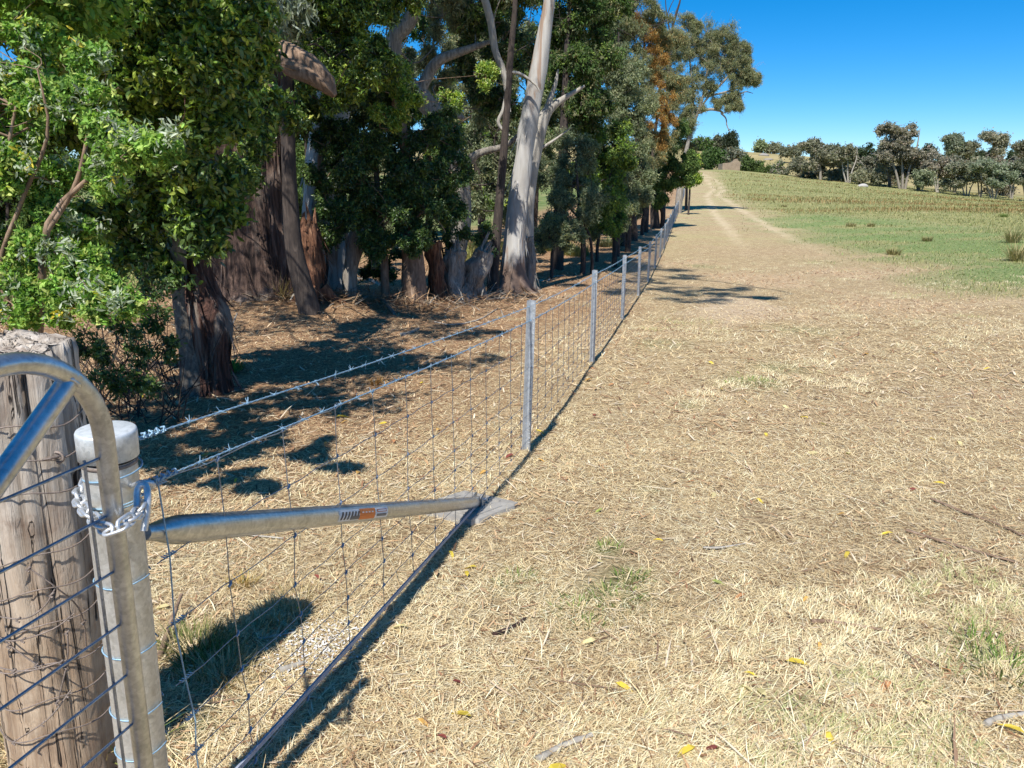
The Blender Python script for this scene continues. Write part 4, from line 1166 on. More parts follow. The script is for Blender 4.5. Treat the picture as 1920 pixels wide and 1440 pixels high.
# dark tangled twigs under the woolly shrub
t = Tree('twiggy_undergrowth', 'tangle of bare dark twigs and sparse leaves below the woolly shrub', 'bush', 4.9, (240, 770))
for k in range(130):
    bx = rng.uniform(120, 345); by = rng.uniform(690, 800)
    g = G(bx, by); L = rng.uniform(.3, .95); a = rng.uniform(0, 6.28); ti = rng.uniform(.1, 1.1)
    e = g + L * np.array([math.cos(a) * math.sin(ti), math.sin(a) * math.sin(ti) * .6, math.cos(ti)])
    mid_ = (g + e) / 2 + rng.normal(0, .06, 3)
    S = smooth_path([g, mid_, e], 6)
    t.part('trunk').tube(S, np.linspace(.006, .002, 6) * rng.uniform(.6, 1.4), 4, False)
t.stems.append(np.array([[*g_, .01] for g_ in (G(240, 770), G(240, 770) + [0, 0, .3], G(240, 770) + [0, 0, .6])]))
t.crown([(190, 690, 40), (260, 650, 42, .3), (300, 600, 36, .5), (230, 720, 36), (280, 720, 30), (160, 650, 40), (310, 660, 30, .5), (290, 545, 36, .6), (220, 600, 40, .4)], 330, .035, .9, DKG + MID, (3, 3, 2, 1, 2, 2, 2, 1, 2), 'oval', .1, 6, .002, .005)
t.finish('dark_bark')

# --- rushes and pasture grass on the right
mb = MB()
n = 150000
u = rng.random(n)
y = 14 * (190 / 14) ** u
x = fence_x(y) + rng.random(n) ** .8 * (.62 * y + 6)
mk = masks(x, y)
k = rng.random(n) < np.clip(mk[1] * .9 + mk[0] * .75, 0, 1) * (1 - mk[2])
x, y, gm_ = x[k], y[k], mk[0][k]
n = len(x)
band = np.clip(wav(x * .22, y * 1.2, 8) * 1.9 + .1, 0, 1) * sstep(28, 50, y)
h = (.06 + .16 * rng.random(n) ** 2 * (1 - gm_) + .30 * band * rng.random(n)) * np.clip(.8 + y / 200, .8, 1.5)
a = rng.uniform(0, 6.283, n); ti = np.abs(rng.normal(0, .45, n))
d = np.stack([np.cos(a) * np.sin(ti), np.sin(a) * np.sin(ti), np.cos(ti)], -1)
cA = pick_cols(n, [(.22, .235, .09), (.30, .29, .12), (.38, .34, .16), (.17, .205, .075)], (3, 3, 2.4, 2.2), .15)
cB = pick_cols(n, [(.24, .165, .07), (.30, .2, .09), (.2, .17, .06)], (3, 2, 2), .15)
cG = pick_cols(n, [(.12, .20, .06), (.17, .26, .08), (.26, .29, .11), (.40, .35, .18)], (3, 3, 1.6, .9), .2)
pb = (rng.random(n) < band)[:, None]; pg = (rng.random(n) < gm_)[:, None]
blades(mb, np.stack([x, y, hz(x, y) - .01], -1), d, h, .003 + .0006 * y * rng.uniform(.35, 1.3, n), np.stack([np.cos(a) * h * .3, np.sin(a) * h * .3, -.15 * h], -1), np.where(pg, cG, np.where(pb, cB, cA)))
tag(mb.build('pasture_grass', M['straw'], smooth=False), 'olive and brown rank grass covering the pasture right of the track', 'grass', kind='stuff')
# grass patch left behind the grove
mb = MB()
n = 26000
y = rng.uniform(9, 30, n); x = fence_x(y) - rng.uniform(3.5, 22, n)
k = (masks(x, y)[4] > rng.random(n) * .9)
x, y = x[k], y[k]; n = len(x)
h = rng.uniform(.1, .4, n); a = rng.uniform(0, 6.283, n); ti = np.abs(rng.normal(0, .45, n))
d = np.stack([np.cos(a) * np.sin(ti), np.sin(a) * np.sin(ti), np.cos(ti)], -1)
blades(mb, np.stack([x, y, hz(x, y) - .01], -1), d, h, rng.uniform(.01, .025, n), np.stack([np.cos(a) * h * .3, np.sin(a) * h * .3, -.15 * h], -1), pick_cols(n, [(.16, .24, .06), (.24, .30, .09), (.38, .36, .15)], (3, 2, 2), .15))
tag(mb.build('meadow_grass', M['straw'], smooth=False), 'sunlit green grass behind the grove on the left', 'grass', kind='stuff')

RUSH = [((1595, 425), 'dark rush clump left of the group on the green patch'), ((1633, 425), 'small rush clump beside the darker one on the green patch'), ((1738, 452), 'dark rush clump in the middle of the green patch'), ((1898, 455), 'tall dark rush clump near the right edge of the green patch'),
        ((1905, 490), 'brown rush clump below the tall dark one'), ((1675, 478), 'reddish dry rush clump on the near edge of the green patch'), ((1882, 407), 'round bright green rush clump alone in the olive pasture'), ((1470, 388), 'small brown rush clump by the track bend')]
for p, lab in RUSH:
    g = G(*p); pal = GRN if 'bright' in lab else [(.22, .22, .09), (.30, .26, .12), (.38, .31, .16)]
    tussock('rush_clump', lab, g, 240, rng.uniform(.28, .42) if 'tall' not in lab else .9, rng.uniform(.16, .3), pal, (2, 2, 1.5) if 'bright' not in lab else (3, 2, 1, .2), .013, .38, 'rush clumps on the green patch')


# ------------------------------------------------------------------ distant trees beyond the pasture
def distant(name, label, px, yb, yt, wpx, d, pal, wts, per=260, open_=0.0, white=False, stems=1, group='trees beyond the pasture', low=.25):
    t = Tree(name, label, 'tree', d, (px, yb), group)
    h = yb - yt
    for s in range(stems):
        o = (s - (stems - 1) / 2) * wpx * .22
        w = max(2.0, h * .045) * (1.2 if stems == 1 else .7)
        t.stem([(px + o * .2, yb + 2, w * 1.25), (px + o * .5 + rng.normal(0, 1), yb - h * .25, w), (px + o + rng.normal(0, 2), yb - h * .55, w * .7), (px + o * 1.3 + rng.normal(0, 2), yb - h * .85, w * .3)], 7, .04, 0, 12)
    cl = []
    white = white and wpx < 70
    if low > .2:
        npad = 4 + int(wpx / 16)
        for k in range(npad):
            fr = rng.uniform(.42, .96); sx_ = rng.uniform(-1, 1)
            ww = wpx * .5 * math.sqrt(max(.05, 1 - ((fr - .68) / .42) ** 2))
            for j in range(4):
                cl.append((px + sx_ * ww * .75 + rng.normal(0, .09) * wpx, yb - h * fr + rng.normal(0, .03) * h + h * .05, rng.uniform(.10, .17) * wpx, rng.uniform(-2, 2), rng.uniform(.05, .085) * max(h, .8 * wpx)))
    nC = 0 if low > .2 else 12 + int(wpx / 8)
    for k in range(nC):
        a = rng.uniform(0, 6.283); r = math.sqrt(rng.random())
        yy = yb - h * (low + (1 - low) * .5) - math.sin(a) * r * h * (1 - low) * .45
        frac = (yb - yy) / h
        ww = wpx * .5 * (1.0 if frac < .75 else 1.0 - (frac - .75) * 1.6)
        cl.append((px + math.cos(a) * r * ww * .88, yy + h * .04, rng.uniform(.11, .19) * max(wpx, h) * (1 - open_ * .4), rng.uniform(-2, 2)))
    kf = rng.uniform(.68, 1.08) * np.array([1, 1, 1.0]) * (1 + rng.normal(0, .05, 3))
    pal = [tuple(np.array(c_) * kf) for c_ in pal]
    z = depth_of(W(px, yb, d))
    leaf = 3.6 / F_PX * z
    t.crown(cl, per, leaf, 1.2, pal, wts, 'diamond', .2, 6, .0011 * d * .35, .0045 * d * .25, 'leaf_soft')
    t.finish('bleached_wood' if white else 'dead_wood')


FAR = [(.21, .225, .155), (.27, .28, .195), (.32, .32, .235), (.145, .16, .11), (.36, .325, .245)]
FW = (3, 3, 2, 2, 1)
LIM = [(.09, .16, .04), (.12, .20, .05), (.07, .12, .035)]
for a in [
    ('far_gum', 'dark rounded gum on the hill, first from the left above the pasture', 1487, 302, 266, 42, 330, FAR, FW, 260),
    ('far_gum', 'broad rounded gum with dark trunk left of the white limbed one', 1538, 342, 259, 74, 190, FAR, FW, 320),
    ('far_gum', 'thin gum with open crown and pale forked limbs', 1590, 344, 259, 62, 186, FAR, FW, 170, .5, True, 3),
    ('far_gum', 'largest spreading gum of the line, crown rising well above the others', 1692, 354, 221, 112, 178, FAR, FW, 420, .2, False, 3),
    ('far_gum', 'dark upright gum left of the largest one', 1643, 350, 272, 52, 192, FAR, FW, 260),
    ('far_gum', 'narrow gum with pale stems right of the largest one', 1757, 360, 274, 52, 176, FAR, FW, 240, .3, True, 2),
    ('far_gum', 'upright dark gum on the rise, left of three on the skyline', 1788, 305, 250, 48, 300, FAR, FW, 230),
    ('far_gum', 'flat topped pale gum between two upright ones on the skyline', 1824, 305, 266, 44, 300, FAR, FW, 180, .5, True),
    ('far_gum', 'wide open crowned gum on the skyline near the right edge', 1868, 306, 248, 62, 300, FAR, FW, 240, .3),
    ('far_gum', 'dark skyline gum cut by the right edge', 1925, 310, 265, 50, 300, FAR, FW, 220),
    ('far_gum', 'small dark round tree standing alone before the line', 1612, 347, 315, 30, 182, FAR, FW, 200, 0, False, 1),
    ('far_gum', 'small dark bushy tree right of the lone round one', 1640, 351, 314, 32, 180, FAR, FW, 200),
    ('far_gum', 'low sprawling olive gum with crooked limbs, right part of the line', 1812, 368, 302, 78, 170, FAR, FW, 300, .2, True, 3),
    ('far_gum', 'low dark sprawling gum with a leaning pale limb at the right', 1862, 372, 300, 84, 166, FAR, FW, 300, .2, True, 3),
    ('far_gum', 'low bushy gum cut by the right edge of the view', 1925, 376, 296, 80, 168, FAR, FW, 280, .2, True, 2),
    ('far_gum', 'small bushy gum under the narrow pale stemmed one', 1728, 358, 318, 40, 172, FAR, FW, 200),
    ('far_gum', 'pale trunked thin tree left of the broad rounded gum', 1496, 336, 290, 34, 200, FAR, FW, 130, .5, True),
    ('far_shrub', 'small dark shrub left of the pale trunked thin tree', 1462, 333, 305, 30, 205, FAR + LIM, (2, 2, 1, 1, 1, 1, 1, 1), 180, 0, False, 1, 'trees beyond the pasture', .05),
    ('far_shrub', 'grey low shrub beneath the open crowned pale limbed gum', 1570, 343, 318, 40, 192, FAR, FW, 170, 0, False, 2, 'trees beyond the pasture', .05),
    ('green_tree', 'fresh green leafy tree right of the stone ruin', 1408, 328, 294, 44, 215, LIM + MID[:2], (3, 3, 2, 1, 1), 320, 0, False, 1, 'trees round the ruin', .02),
    ('green_tree', 'fresh green tree left of the stone ruin', 1335, 318, 278, 52, 225, LIM + MID[:2], (3, 3, 2, 1, 1), 320, 0, False, 1, 'trees round the ruin', .02),
    ('green_tree', 'brownish round tree directly behind the stone ruin', 1374, 318, 276, 48, 232, FAR + ORG[2:3], (3, 3, 2, 1, 1, 1), 300, 0, False, 1, 'trees round the ruin', .05),
    ('green_tree', 'low green shrub trailing right from the ruin trees', 1436, 332, 312, 34, 210, LIM + MID[:2], (2, 2, 2, 1, 1), 220, 0, False, 1, 'trees round the ruin', .02),
    ('dark_conifer', 'dark pointed conifer on the hill above the ruin', 1368, 282, 249, 28, 380, [(.045, .065, .04), (.06, .085, .05)], (1, 1), 300, 0, False, 1, 'trees on the far hill', .05),
    ('hill_tree', 'dark rounded tree left of the pointed conifer', 1346, 284, 257, 26, 390, FAR[:2] + FAR[3:4], (1, 1, 2), 240, 0, False, 1, 'trees on the far hill', .05),
    ('hill_tree', 'green tree at the skyline beside the belt end', 1318, 285, 258, 34, 380, LIM + FAR[:2], (2, 1, 1, 1, 1), 260, 0, False, 1, 'trees on the far hill', .05),
    ('hill_tree', 'small far tree left of a pair on the hill crest', 1426, 286, 265, 22, 430, FAR, FW, 170, 0, False, 1, 'trees on the far hill', .1),
    ('hill_tree', 'small far tree right of a pair on the hill crest', 1450, 286, 270, 22, 430, FAR, FW, 170, 0, False, 1, 'trees on the far hill', .1),
    ('far_gum', 'grey gum with forked trunk between the broad rounded and open crowned ones', 1566, 343, 268, 58, 196, FAR, FW, 260, .2, True, 2),
    ('far_gum', 'rounded grey gum immediately left of the largest one', 1668, 352, 262, 60, 184, FAR, FW, 280, .2, False, 2),
    ('far_gum', 'dense grey gum joining the largest one on its right', 1722, 356, 262, 60, 181, FAR, FW, 300, .2, False, 2),
    ('far_gum', 'tawny leafed gum behind the low sprawling olive one', 1790, 362, 284, 66, 184, FAR + [(.3, .23, .14)], (3, 3, 2, 2, 1, 3), 280, .2, False, 2),
    ('far_gum', 'grey green gum between the two low sprawling ones', 1838, 368, 288, 64, 176, FAR, FW, 280, .2, False, 2),
    ('far_gum', 'tawny topped gum at the right, behind the leaning pale limb', 1896, 370, 286, 66, 180, FAR + [(.3, .23, .14)], (3, 3, 2, 2, 1, 2), 280, .2, False, 2),
]:
    distant(*a)
# hedge like line along the far rise
for i, (px, w_, lab) in enumerate([(1560, 60, 'dark hedge section behind the broad rounded gum'), (1620, 60, 'dark hedge section behind the dark upright gum'), (1740, 60, 'dark green hedge section right of the largest gum'), (1800, 60, 'dark green hedge section under the upright skyline gum'), (1860, 60, 'dark green hedge section under the open skyline gum'), (1920, 60, 'dark green hedge section at the right edge')]):
    distant('far_hedge', lab, px, 312, 276 + rng.uniform(-5, 5), w_ * 1.15, 330, [(.06, .085, .04), (.08, .11, .05)], (1, 1), 150, 0, False, 1, 'hedge along the far rise', .02)

# low scrub filling the creek line behind the trunks
for i, (px, yb, yt, w_, lab) in enumerate([(1520, 336, 300, 60, 'olive scrub patch behind the broad gum trunk'), (1600, 344, 306, 70, 'dull scrub patch under the open gum'), (1670, 348, 312, 56, 'brown scrub patch left of the largest gum trunk'), (1780, 356, 306, 84, 'tawny scrub patch behind the sprawling olive gum'), (1880, 362, 306, 96, 'tawny scrub patch under the right edge gums')]):
    distant('creek_scrub', lab, px, yb, yt, w_, 198, FAR + [(.22, .17, .10)], (2, 2, 2, 1, 1, 2), 170, 0, False, 2, 'scrub along the creek', .0)

# ------------------------------------------------------------------ stone ruin
m, nt, b = new_mat('ruin_stone')
v = coords(nt, (1, 1, 1))
bt = N(nt, 'ShaderNodeTexBrick')
bt.inputs['Color1'].default_value = (.30, .22, .15, 1); bt.inputs['Color2'].default_value = (.22, .155, .105, 1); bt.inputs['Mortar'].default_value = (.36, .30, .23, 1)
bt.inputs['Scale'].default_value = 1.6
rot = N(nt, 'ShaderNodeMapping'); rot.inputs['Rotation'].default_value = (math.radians(90), 0, 0)
nt.links.new(v, rot.inputs['Vector']); nt.links.new(rot.outputs[0], bt.inputs['Vector'])
nt.links.new(mixc(nt, .35, bt.outputs['Color'], ramp(nt, noise(nt, v, 1.2, 5), [(.3, (.16, .115, .08)), (.7, (.42, .33, .24))])), b.inputs['Base Color'])
b.inputs['Roughness'].default_value = .95
M['ruin_stone'] = m
rb = W(1371, 322, 212); rb = ground(rb[0], rb[1])
root = empty('stone_ruin', rb)
tag(root, 'roofless brown stone ruin with one broken gable at the end of the track', 'ruin')
zr = depth_of(rb)
s = zr / F_PX
def prism(mbx, poly, y0, y1, org):
    n_ = len(poly)
    v_ = [[org[0] + px_, org[1] + y0, org[2] + pz_] for px_, pz_ in poly] + [[org[0] + px_, org[1] + y1, org[2] + pz_] for px_, pz_ in poly]
    mbx.add(v_, [list(range(n_))]); mbx.add(v_, [list(range(n_, 2 * n_))[::-1]])
    mbx.add(v_, [[i, (i + 1) % n_, (i + 1) % n_ + n_, i + n_] for i in range(n_)])
mbw = MB()
P2 = [(-17, -4), (-17, 11), (-16, 12), (-11, 12.5), (-4, 13), (0, 14), (3, 17), (6, 19.5), (8, 20), (10, 19), (13, 15), (16, 13), (16, -4)]
prism(mbw, [(a_ * s, z_ * s) for a_, z_ in P2], 0, .5, rb)
mbw.build('front_wall', M['ruin_stone'], root, rb, smooth=False)
mbw = MB(); prism(mbw, [(-17 * s, -.5), (-17 * s, 11 * s), (-16.7 * s + .4, 10.6 * s), (-16.7 * s + .4, -.5)], .51, 4.5, rb)
mbw.build('side_wall', M['ruin_stone'], root, rb, smooth=False)
mbw = MB(); prism(mbw, [(15 * s - .4, -.5), (15 * s - .4, 12 * s), (15 * s, 12 * s), (15 * s, -.5)], .51, 4.5, rb)
mbw.build('side_wall', M['ruin_stone'], root, rb, smooth=False)


# rocks
def rock(name, label, p, sx, sy, sz, col, group=None):
    mbr = MB(); nu, nv = 12, 7
    v_ = []
    ph = rng.uniform(0, 6.28, 5)
    for i in range(nv):
        th = math.pi * i / (nv - 1)
        for j in range(nu):
            a_ = 2 * math.pi * j / nu
            r_ = 1 + .16 * math.sin(2 * a_ + ph[0] + th) + .12 * math.sin(3 * a_ + ph[1]) * math.sin(th) + .1 * math.sin(4 * th + ph[2])
            v_.append([p[0] + sx * r_ * math.sin(th) * math.cos(a_), p[1] + sy * r_ * math.sin(th) * math.sin(a_), p[2] + sz * .35 + sz * r_ * math.cos(th)])
    f_ = [[i * nu + j, i * nu + (j + 1) % nu, (i + 1) * nu + (j + 1) % nu, (i + 1) * nu + j] for i in range(nv - 1) for j in range(nu)]
    mbr.add(v_, f_, col)
    o = mbr.build(name, M['litter'], None, p)
    tag(o, label, 'rock', group)
rock('pale_rock', 'long pale boulder lying at the foot of the small dark trees', G(1618, 350), 1.3, .8, .45, (.42, .40, .37))
rock('pale_rock', 'grey boulder on the far hill paddock', G(1432, 292), 2.2, 1.5, .8, (.28, .265, .24))
rock('pale_rock', 'flat grey rock below the boulder on the far hill', G(1440, 300), 2.6, 1.5, .5, (.28, .26, .23))

# ------------------------------------------------------------------ fallen sticks and bark
def stick(name, label, pts, r, mat, cat, flat=1.0, group=None, raise_=.012):
    P = [G(*p) + np.array([0, 0, raise_ + (p[2] if len(p) > 2 else 0)]) if len(p) == 2 else G(p[0], p[1]) + np.array([0, 0, raise_ + p[2]]) for p in pts]
    S = smooth_path(P, 12)
    mbs = MB(); n_ = len(S)
    mbs.tube(S, r * np.linspace(1, .55, n_) * (1 + rng.normal(0, .08, n_)), 7, True, None, .12)
    if flat != 1.0:
        for arr in mbs.v:
            zc = hz(arr[:, 0], arr[:, 1]) + raise_
            arr[:, 2] = zc + (arr[:, 2] - zc) * flat
    o = mbs.build(name, M[mat], None, P[0])
    tag(o, label, cat, group)
stick('bark_strip', 'long pale bark strip at the right edge, upper of two', [(1745, 940), (1800, 962), (1870, 990), (1930, 1015)], .012, 'brown_limb', 'bark', .4)
stick('bark_strip', 'pale split bark strip by the lower right edge pointing at the green tuft', [(1700, 1000), (1790, 1030), (1900, 1060)], .013, 'brown_limb', 'bark', .4)
stick('fallen_stick', 'pale forked stick at the bottom right corner', [(1845, 1372), (1870, 1358), (1930, 1345)], .010, 'bleached_wood', 'stick')
stick('bark_strip', 'pale curled bark strip below the bright green sprig', [(1318, 1034), (1350, 1032), (1396, 1024)], .008, 'bleached_wood', 'bark', .45)
stick('bark_strip', 'thick pale bark piece at the bottom centre', [(1010, 1432), (1050, 1412), (1110, 1390)], .012, 'bleached_wood', 'bark', .45)
stick('fallen_stick', 'brown knobbly stick right of centre in pale straw', [(1520, 1174), (1550, 1172), (1590, 1180), (1670, 1192)], .008, 'brown_limb', 'stick')
stick('fallen_stick', 'red brown bark stick near the faint green tuft', [(925, 1198), (960, 1182), (985, 1168)], .009, 'red_bark', 'stick', .6)
stick('bark_strip', 'pale bark strip lying left of the white ash patch', [(487, 1208), (520, 1203), (556, 1196)], .008, 'bleached_wood', 'bark', .4)
stick('bark_strip', 'curved pale bark strip under the galvanised brace', [(440, 1008), (490, 1010), (535, 1016)], .009, 'bleached_wood', 'bark', .4)
stick('fallen_stick', 'white bone like stick on the ash patch', [(525, 1272), (550, 1262), (575, 1252)], .011, 'bleached_wood', 'stick')
stick('fallen_stick', 'brown stick leaning beside the galvanised post', [(300, 1240), (325, 1190, .03), (345, 1150, .06)], .010, 'brown_limb', 'stick')
stick('fallen_stick', 'long dead branch sloping up right of the peeling trunk', [(365, 690), (400, 668, .03), (430, 640, .1), (448, 618, .2)], .013, 'bleached_wood', 'stick')
stick('fallen_stick', 'pale dead branch curving on litter behind the first picket', [(815, 605), (850, 611), (900, 600), (935, 580), (945, 600)], .012, 'bleached_wood', 'stick')
stick('fallen_stick', 'short grey knobbly log on litter behind the wire', [(750, 630), (765, 628), (785, 618)], .032, 'dead_wood', 'stick')
stick('fallen_stick', 'long grey fallen limb running below the stumps', [(640, 545), (700, 560), (780, 555), (860, 562), (960, 560)], .035, 'dead_wood', 'fallen limb')
stick('fallen_stick', 'dark fallen limb lying under the leaning stub', [(610, 530), (660, 540), (710, 560), (740, 590)], .05, 'dead_wood', 'fallen limb')
stick('fallen_stick', 'thick fallen grey limb beside the smooth gum', [(600, 535), (650, 525), (690, 525), (730, 545)], .06, 'dead_wood', 'fallen limb')
stick('fallen_stick', 'twisted pale root branch on the right of the white gum', [(1000, 525), (1025, 528), (1035, 520), (1060, 517)], .02, 'bleached_wood', 'fallen limb')
# heap of fallen bark ribbons round the old tree
mb = MB()
n = 2600
cx = rng.normal(0, 1, n); i = rng.integers(0, 5, n)
cen = np.array([G(470, 550), G(430, 545), G(640, 560), G(760, 570), G(900, 560)])
x = cen[i, 0] + rng.normal(0, .8, n); y = cen[i, 1] + rng.normal(0, .5, n)
L = rng.uniform(.12, .55, n); a = rng.uniform(0, 6.283, n); ti = np.abs(rng.normal(0, .3, n))
d = np.stack([np.cos(a) * np.cos(ti), np.sin(a) * np.cos(ti), np.sin(ti)], -1)
blades(mb, np.stack([x, y, hz(x, y) + rng.uniform(0, .12, n)], -1), d, L, rng.uniform(.006, .025, n), np.stack([rng.normal(0, .2, n) * L, rng.normal(0, .2, n) * L, -.3 * L * ti], -1), pick_cols(n, [(.42, .27, .15), (.3, .17, .09), (.5, .38, .25), (.3, .27, .23), (.16, .09, .055)], (3, 2, 2, 2, 2)))
tag(mb.build('bark_debris', M['litter'], smooth=False), 'heaps of shed bark ribbons and twigs round the old trunks', 'bark debris', kind='stuff')
# white ash patch on the straw
mb = MB()
n = 420
c0 = G(560, 1260); c1 = G(630, 1190)
t_ = rng.random(n)
x = c0[0] + (c1[0] - c0[0]) * t_ + rng.normal(0, .075, n); y = c0[1] + (c1[1] - c0[1]) * t_ + rng.normal(0, .06, n)
a = rng.uniform(0, 6.283, n); L = rng.uniform(.004, .016, n)
d = np.stack([np.cos(a), np.sin(a), np.abs(rng.normal(0, .15, n))], -1)
blades(mb, np.stack([x, y, hz(x, y) + .012], -1), d, L, rng.uniform(.002, .006, n), np.zeros((n, 3)), pick_cols(n, [(.72, .72, .72), (.62, .6, .58)], (2, 1)))
tag(mb.build('white_ash', M['litter'], smooth=False), 'white powdery ash patch on straw left of the fence foot', 'ash', kind='stuff')

# ------------------------------------------------------------------ old timber post
pc = ground(-.995, 1.45)
root = empty('timber_post', pc)
tag(root, 'thick old cracked grey timber post wrapped in rusty wire', 'post')
mbp = MB()
top_z = 1.165
hgt = top_z - pc[2]
nz_, ns_ = 46, 72
R0 = .112
a_ = np.arange(ns_) * 2 * np.pi / ns_
prof = np.zeros(ns_)
for k_ in range(16):
    c_ = rng.uniform(0, 6.283); w_ = rng.uniform(.02, .05); dth = rng.uniform(.008, .026)
    dd_ = np.abs((a_ - c_ + np.pi) % (2 * np.pi) - np.pi)
    prof -= dth * np.exp(-(dd_ / w_) ** 2)
rows = []
for i in range(nz_):
    z_ = i / (nz_ - 1)
    r_ = R0 * (1.06 - .08 * z_) * np.ones(ns_) + prof * (0.35 + .65 * (z_ > .55)) * (1 + .5 * np.sin(z_ * 9 + a_ * 2)) + .004 * np.sin(5 * a_ + z_ * 4) + rng.normal(0, .0012, ns_)
    if i == nz_ - 1: r_ = r_ * .965
    zz_ = pc[2] - .1 + (hgt + .1) * z_ + (.008 * np.sin(3 * a_ + 1) if i >= nz_ - 2 else 0)
    rows.append(np.stack([pc[0] + r_ * np.cos(a_), pc[1] + r_ * np.sin(a_), zz_ + 0 * a_], -1))
for f_ in (.78, .5, .22):
    rows.append(np.stack([pc[0] + R0 * f_ * np.cos(a_), pc[1] + R0 * f_ * np.sin(a_), top_z + .004 + rng.normal(0, .003, ns_)], -1))
vv = np.concatenate(rows + [np.array([[pc[0], pc[1], top_z + .006]])])
nr_ = len(rows)
ff = [[i * ns_ + j, i * ns_ + (j + 1) % ns_, (i + 1) * ns_ + (j + 1) % ns_, (i + 1) * ns_ + j] for i in range(nr_ - 1) for j in range(ns_)]
mbp.add(vv, ff)
mbp.add(np.vstack([rows[-1], vv[-1:]]), [[j, (j + 1) % ns_, ns_] for j in range(ns_)])
mbp.build('shaft', M['old_timber'], root, pc, smooth=True)


def ring_wire(zs, amp, rad, rr, turns=1.0):
    a2 = np.linspace(-2.6, -2.6 + 6.283 * turns, 60)
    return np.stack([pc[0] + rad * np.cos(a2), pc[1] + rad * np.sin(a2), zs + amp * np.sin(a2 * 1.3 + 1) + .01 * np.sin(a2 * 4)], -1), rr
for k_, (dz_, am) in enumerate([(.20, .012), (.29, .02), (.37, .006), (.47, .02), (.55, .015), (.63, .02), (.76, .006), (.83, .01), (.90, .004)]):
    mbx = MB(); P_, rr = ring_wire(pc[2] + dz_, am, R0 * (1.095 - .075 * dz_ / hgt) + .004, .0016)
    mbx.tube(P_, rr, 5); mbx.build('wire_ring', M['rust_wire'], root, pc)
# loose sagging wires with knots
for pts in ([(-10, 1150, 1.30), (70, 1158, 1.29), (110, 1135, 1.30), (130, 1100, 1.31)], [(-10, 1195, 1.29), (60, 1200, 1.29), (130, 1175, 1.30), (168, 1145, 1.33)], [(80, 1062, 1.30), (130, 1095, 1.31), (180, 1140, 1.36), (195, 1210, 1.40), (196, 1300, 1.42)],
            [(-10, 1225, 1.28), (30, 1250, 1.28), (90, 1255, 1.28), (160, 1232, 1.31)], [(0, 1170, 1.3), (60, 1215, 1.29), (110, 1248, 1.29)], [(158, 1180, 1.32), (160, 1235, 1.32), (145, 1320, 1.31)], [(70, 1390, 1.29), (130, 1345, 1.3), (170, 1290, 1.33)]):
    S = smooth_path([W(*p) for p in pts], 18)
    mbx = MB(); mbx.tube(S, .0016, 5)
    for q_ in S[::8]:
        mbx.tube(np.array([q_ + np.array([.004, 0, .004]), q_ + np.array([-.004, -.003, -.003]), q_ + np.array([.003, -.004, -.005])]), .0024, 5)
    mbx.build('loose_wire', M['rust_wire'], root, pc)
# hook and insulator on its right side
mbx = MB(); hk = W(138, 832, 1.42)
aa = np.linspace(0, 5.2, 16)
mbx.tube(np.vstack([[W(95, 858, 1.36)], [W(125, 850, 1.37)], np.stack([hk[0] + .011 * np.cos(aa + 3.6), np.full(16, hk[1] - .03), hk[2] - .012 + .011 * np.sin(aa + 3.6)], -1)]), .0028, 6)
mbx.build('rusty_hook', M['rust_wire'], root, pc)

root.rotation_euler.y = math.radians(2.8); root.location.x -= .058
# ------------------------------------------------------------------ galvanised end post
pp = ground(-.677, 1.167)
POST_TOP = 1.083
root = empty('end_post', pp)
tag(root, 'round galvanised steel end post with a pressed cap', 'post')
def lathe(mbx, c, prof_, sides=40):
    a2 = np.arange(sides) * 2 * np.pi / sides
    rows_ = [np.stack([c[0] + r_ * np.cos(a2), c[1] + r_ * np.sin(a2), np.full(sides, z_)], -1) for r_, z_ in prof_]
    vv_ = np.concatenate(rows_)
    mbx.add(vv_, [[i * sides + j, i * sides + (j + 1) % sides, (i + 1) * sides + (j + 1) % sides, (i + 1) * sides + j] for i in range(len(prof_) - 1) for j in range(sides)])
mbx = MB(); lathe(mbx, pp, [(.0425, pp[2] - .2), (.0425, POST_TOP - .052)])
mbx.build('shaft', M['galv_post'], root, pp)
mbx = MB(); lathe(mbx, pp, [(.0436, POST_TOP - .0475), (.0466, POST_TOP - .047), (.0470, POST_TOP - .008), (.0467, POST_TOP - .003), (.0455, POST_TOP), (.043, POST_TOP + .001), (.020, POST_TOP + .0016), (.0005, POST_TOP + .002)])
mbx.build('cap', M['galv_cap'], root, pp)
mbx = MB(); lathe(mbx, pp, [(.0430, POST_TOP - .060), (.0433, POST_TOP - .060), (.0433, POST_TOP - .053), (.0430, POST_TOP - .053)])
mbx.build('rust_band', M['rust_wire'], root, pp)

# ------------------------------------------------------------------ brace (stay), sticker, foot, strap
fy = 3.36; fp = ground(float(fence_x(fy)), fy)
fdir = norm(np.array([.235, 1.0, 0])); fperp = np.array([fdir[1], -fdir[0], 0])
A0 = W(266, 999, 1.215); B0 = fp + np.array([0, 0, .045]) - fdir * .02
root.rotation_euler.y = math.radians(2.7); root.location.x -= .044
root = empty('brace_stay', fp)
tag(root, 'long galvanised brace pipe with an orange sticker running from end post to ground foot', 'brace')
ax = norm(B0 - A0)
mbx = MB()
upv = norm(np.cross(fperp, ax)); 
if upv[2] < 0: upv = -upv
sd_ = 28; a2 = np.arange(sd_) * 2 * np.pi / sd_
LEN = np.linalg.norm(B0 - A0); R_ = .0285
rows_ = []
for t_, wr, hr in ((0, .7, .5), (.012, .75, .55), (.028, .9, .85), (.042, 1.0, 1.0), (.10, 1, 1), (.5, 1, 1), (.93, 1, 1), (.965, .8, 1.0), (1.0, .4, 1.1)):
    c_ = A0 + ax * LEN * t_
    rows_.append(c_ + (np.cos(a2)[:, None] * fperp * R_ * wr + np.sin(a2)[:, None] * upv * R_ * hr))
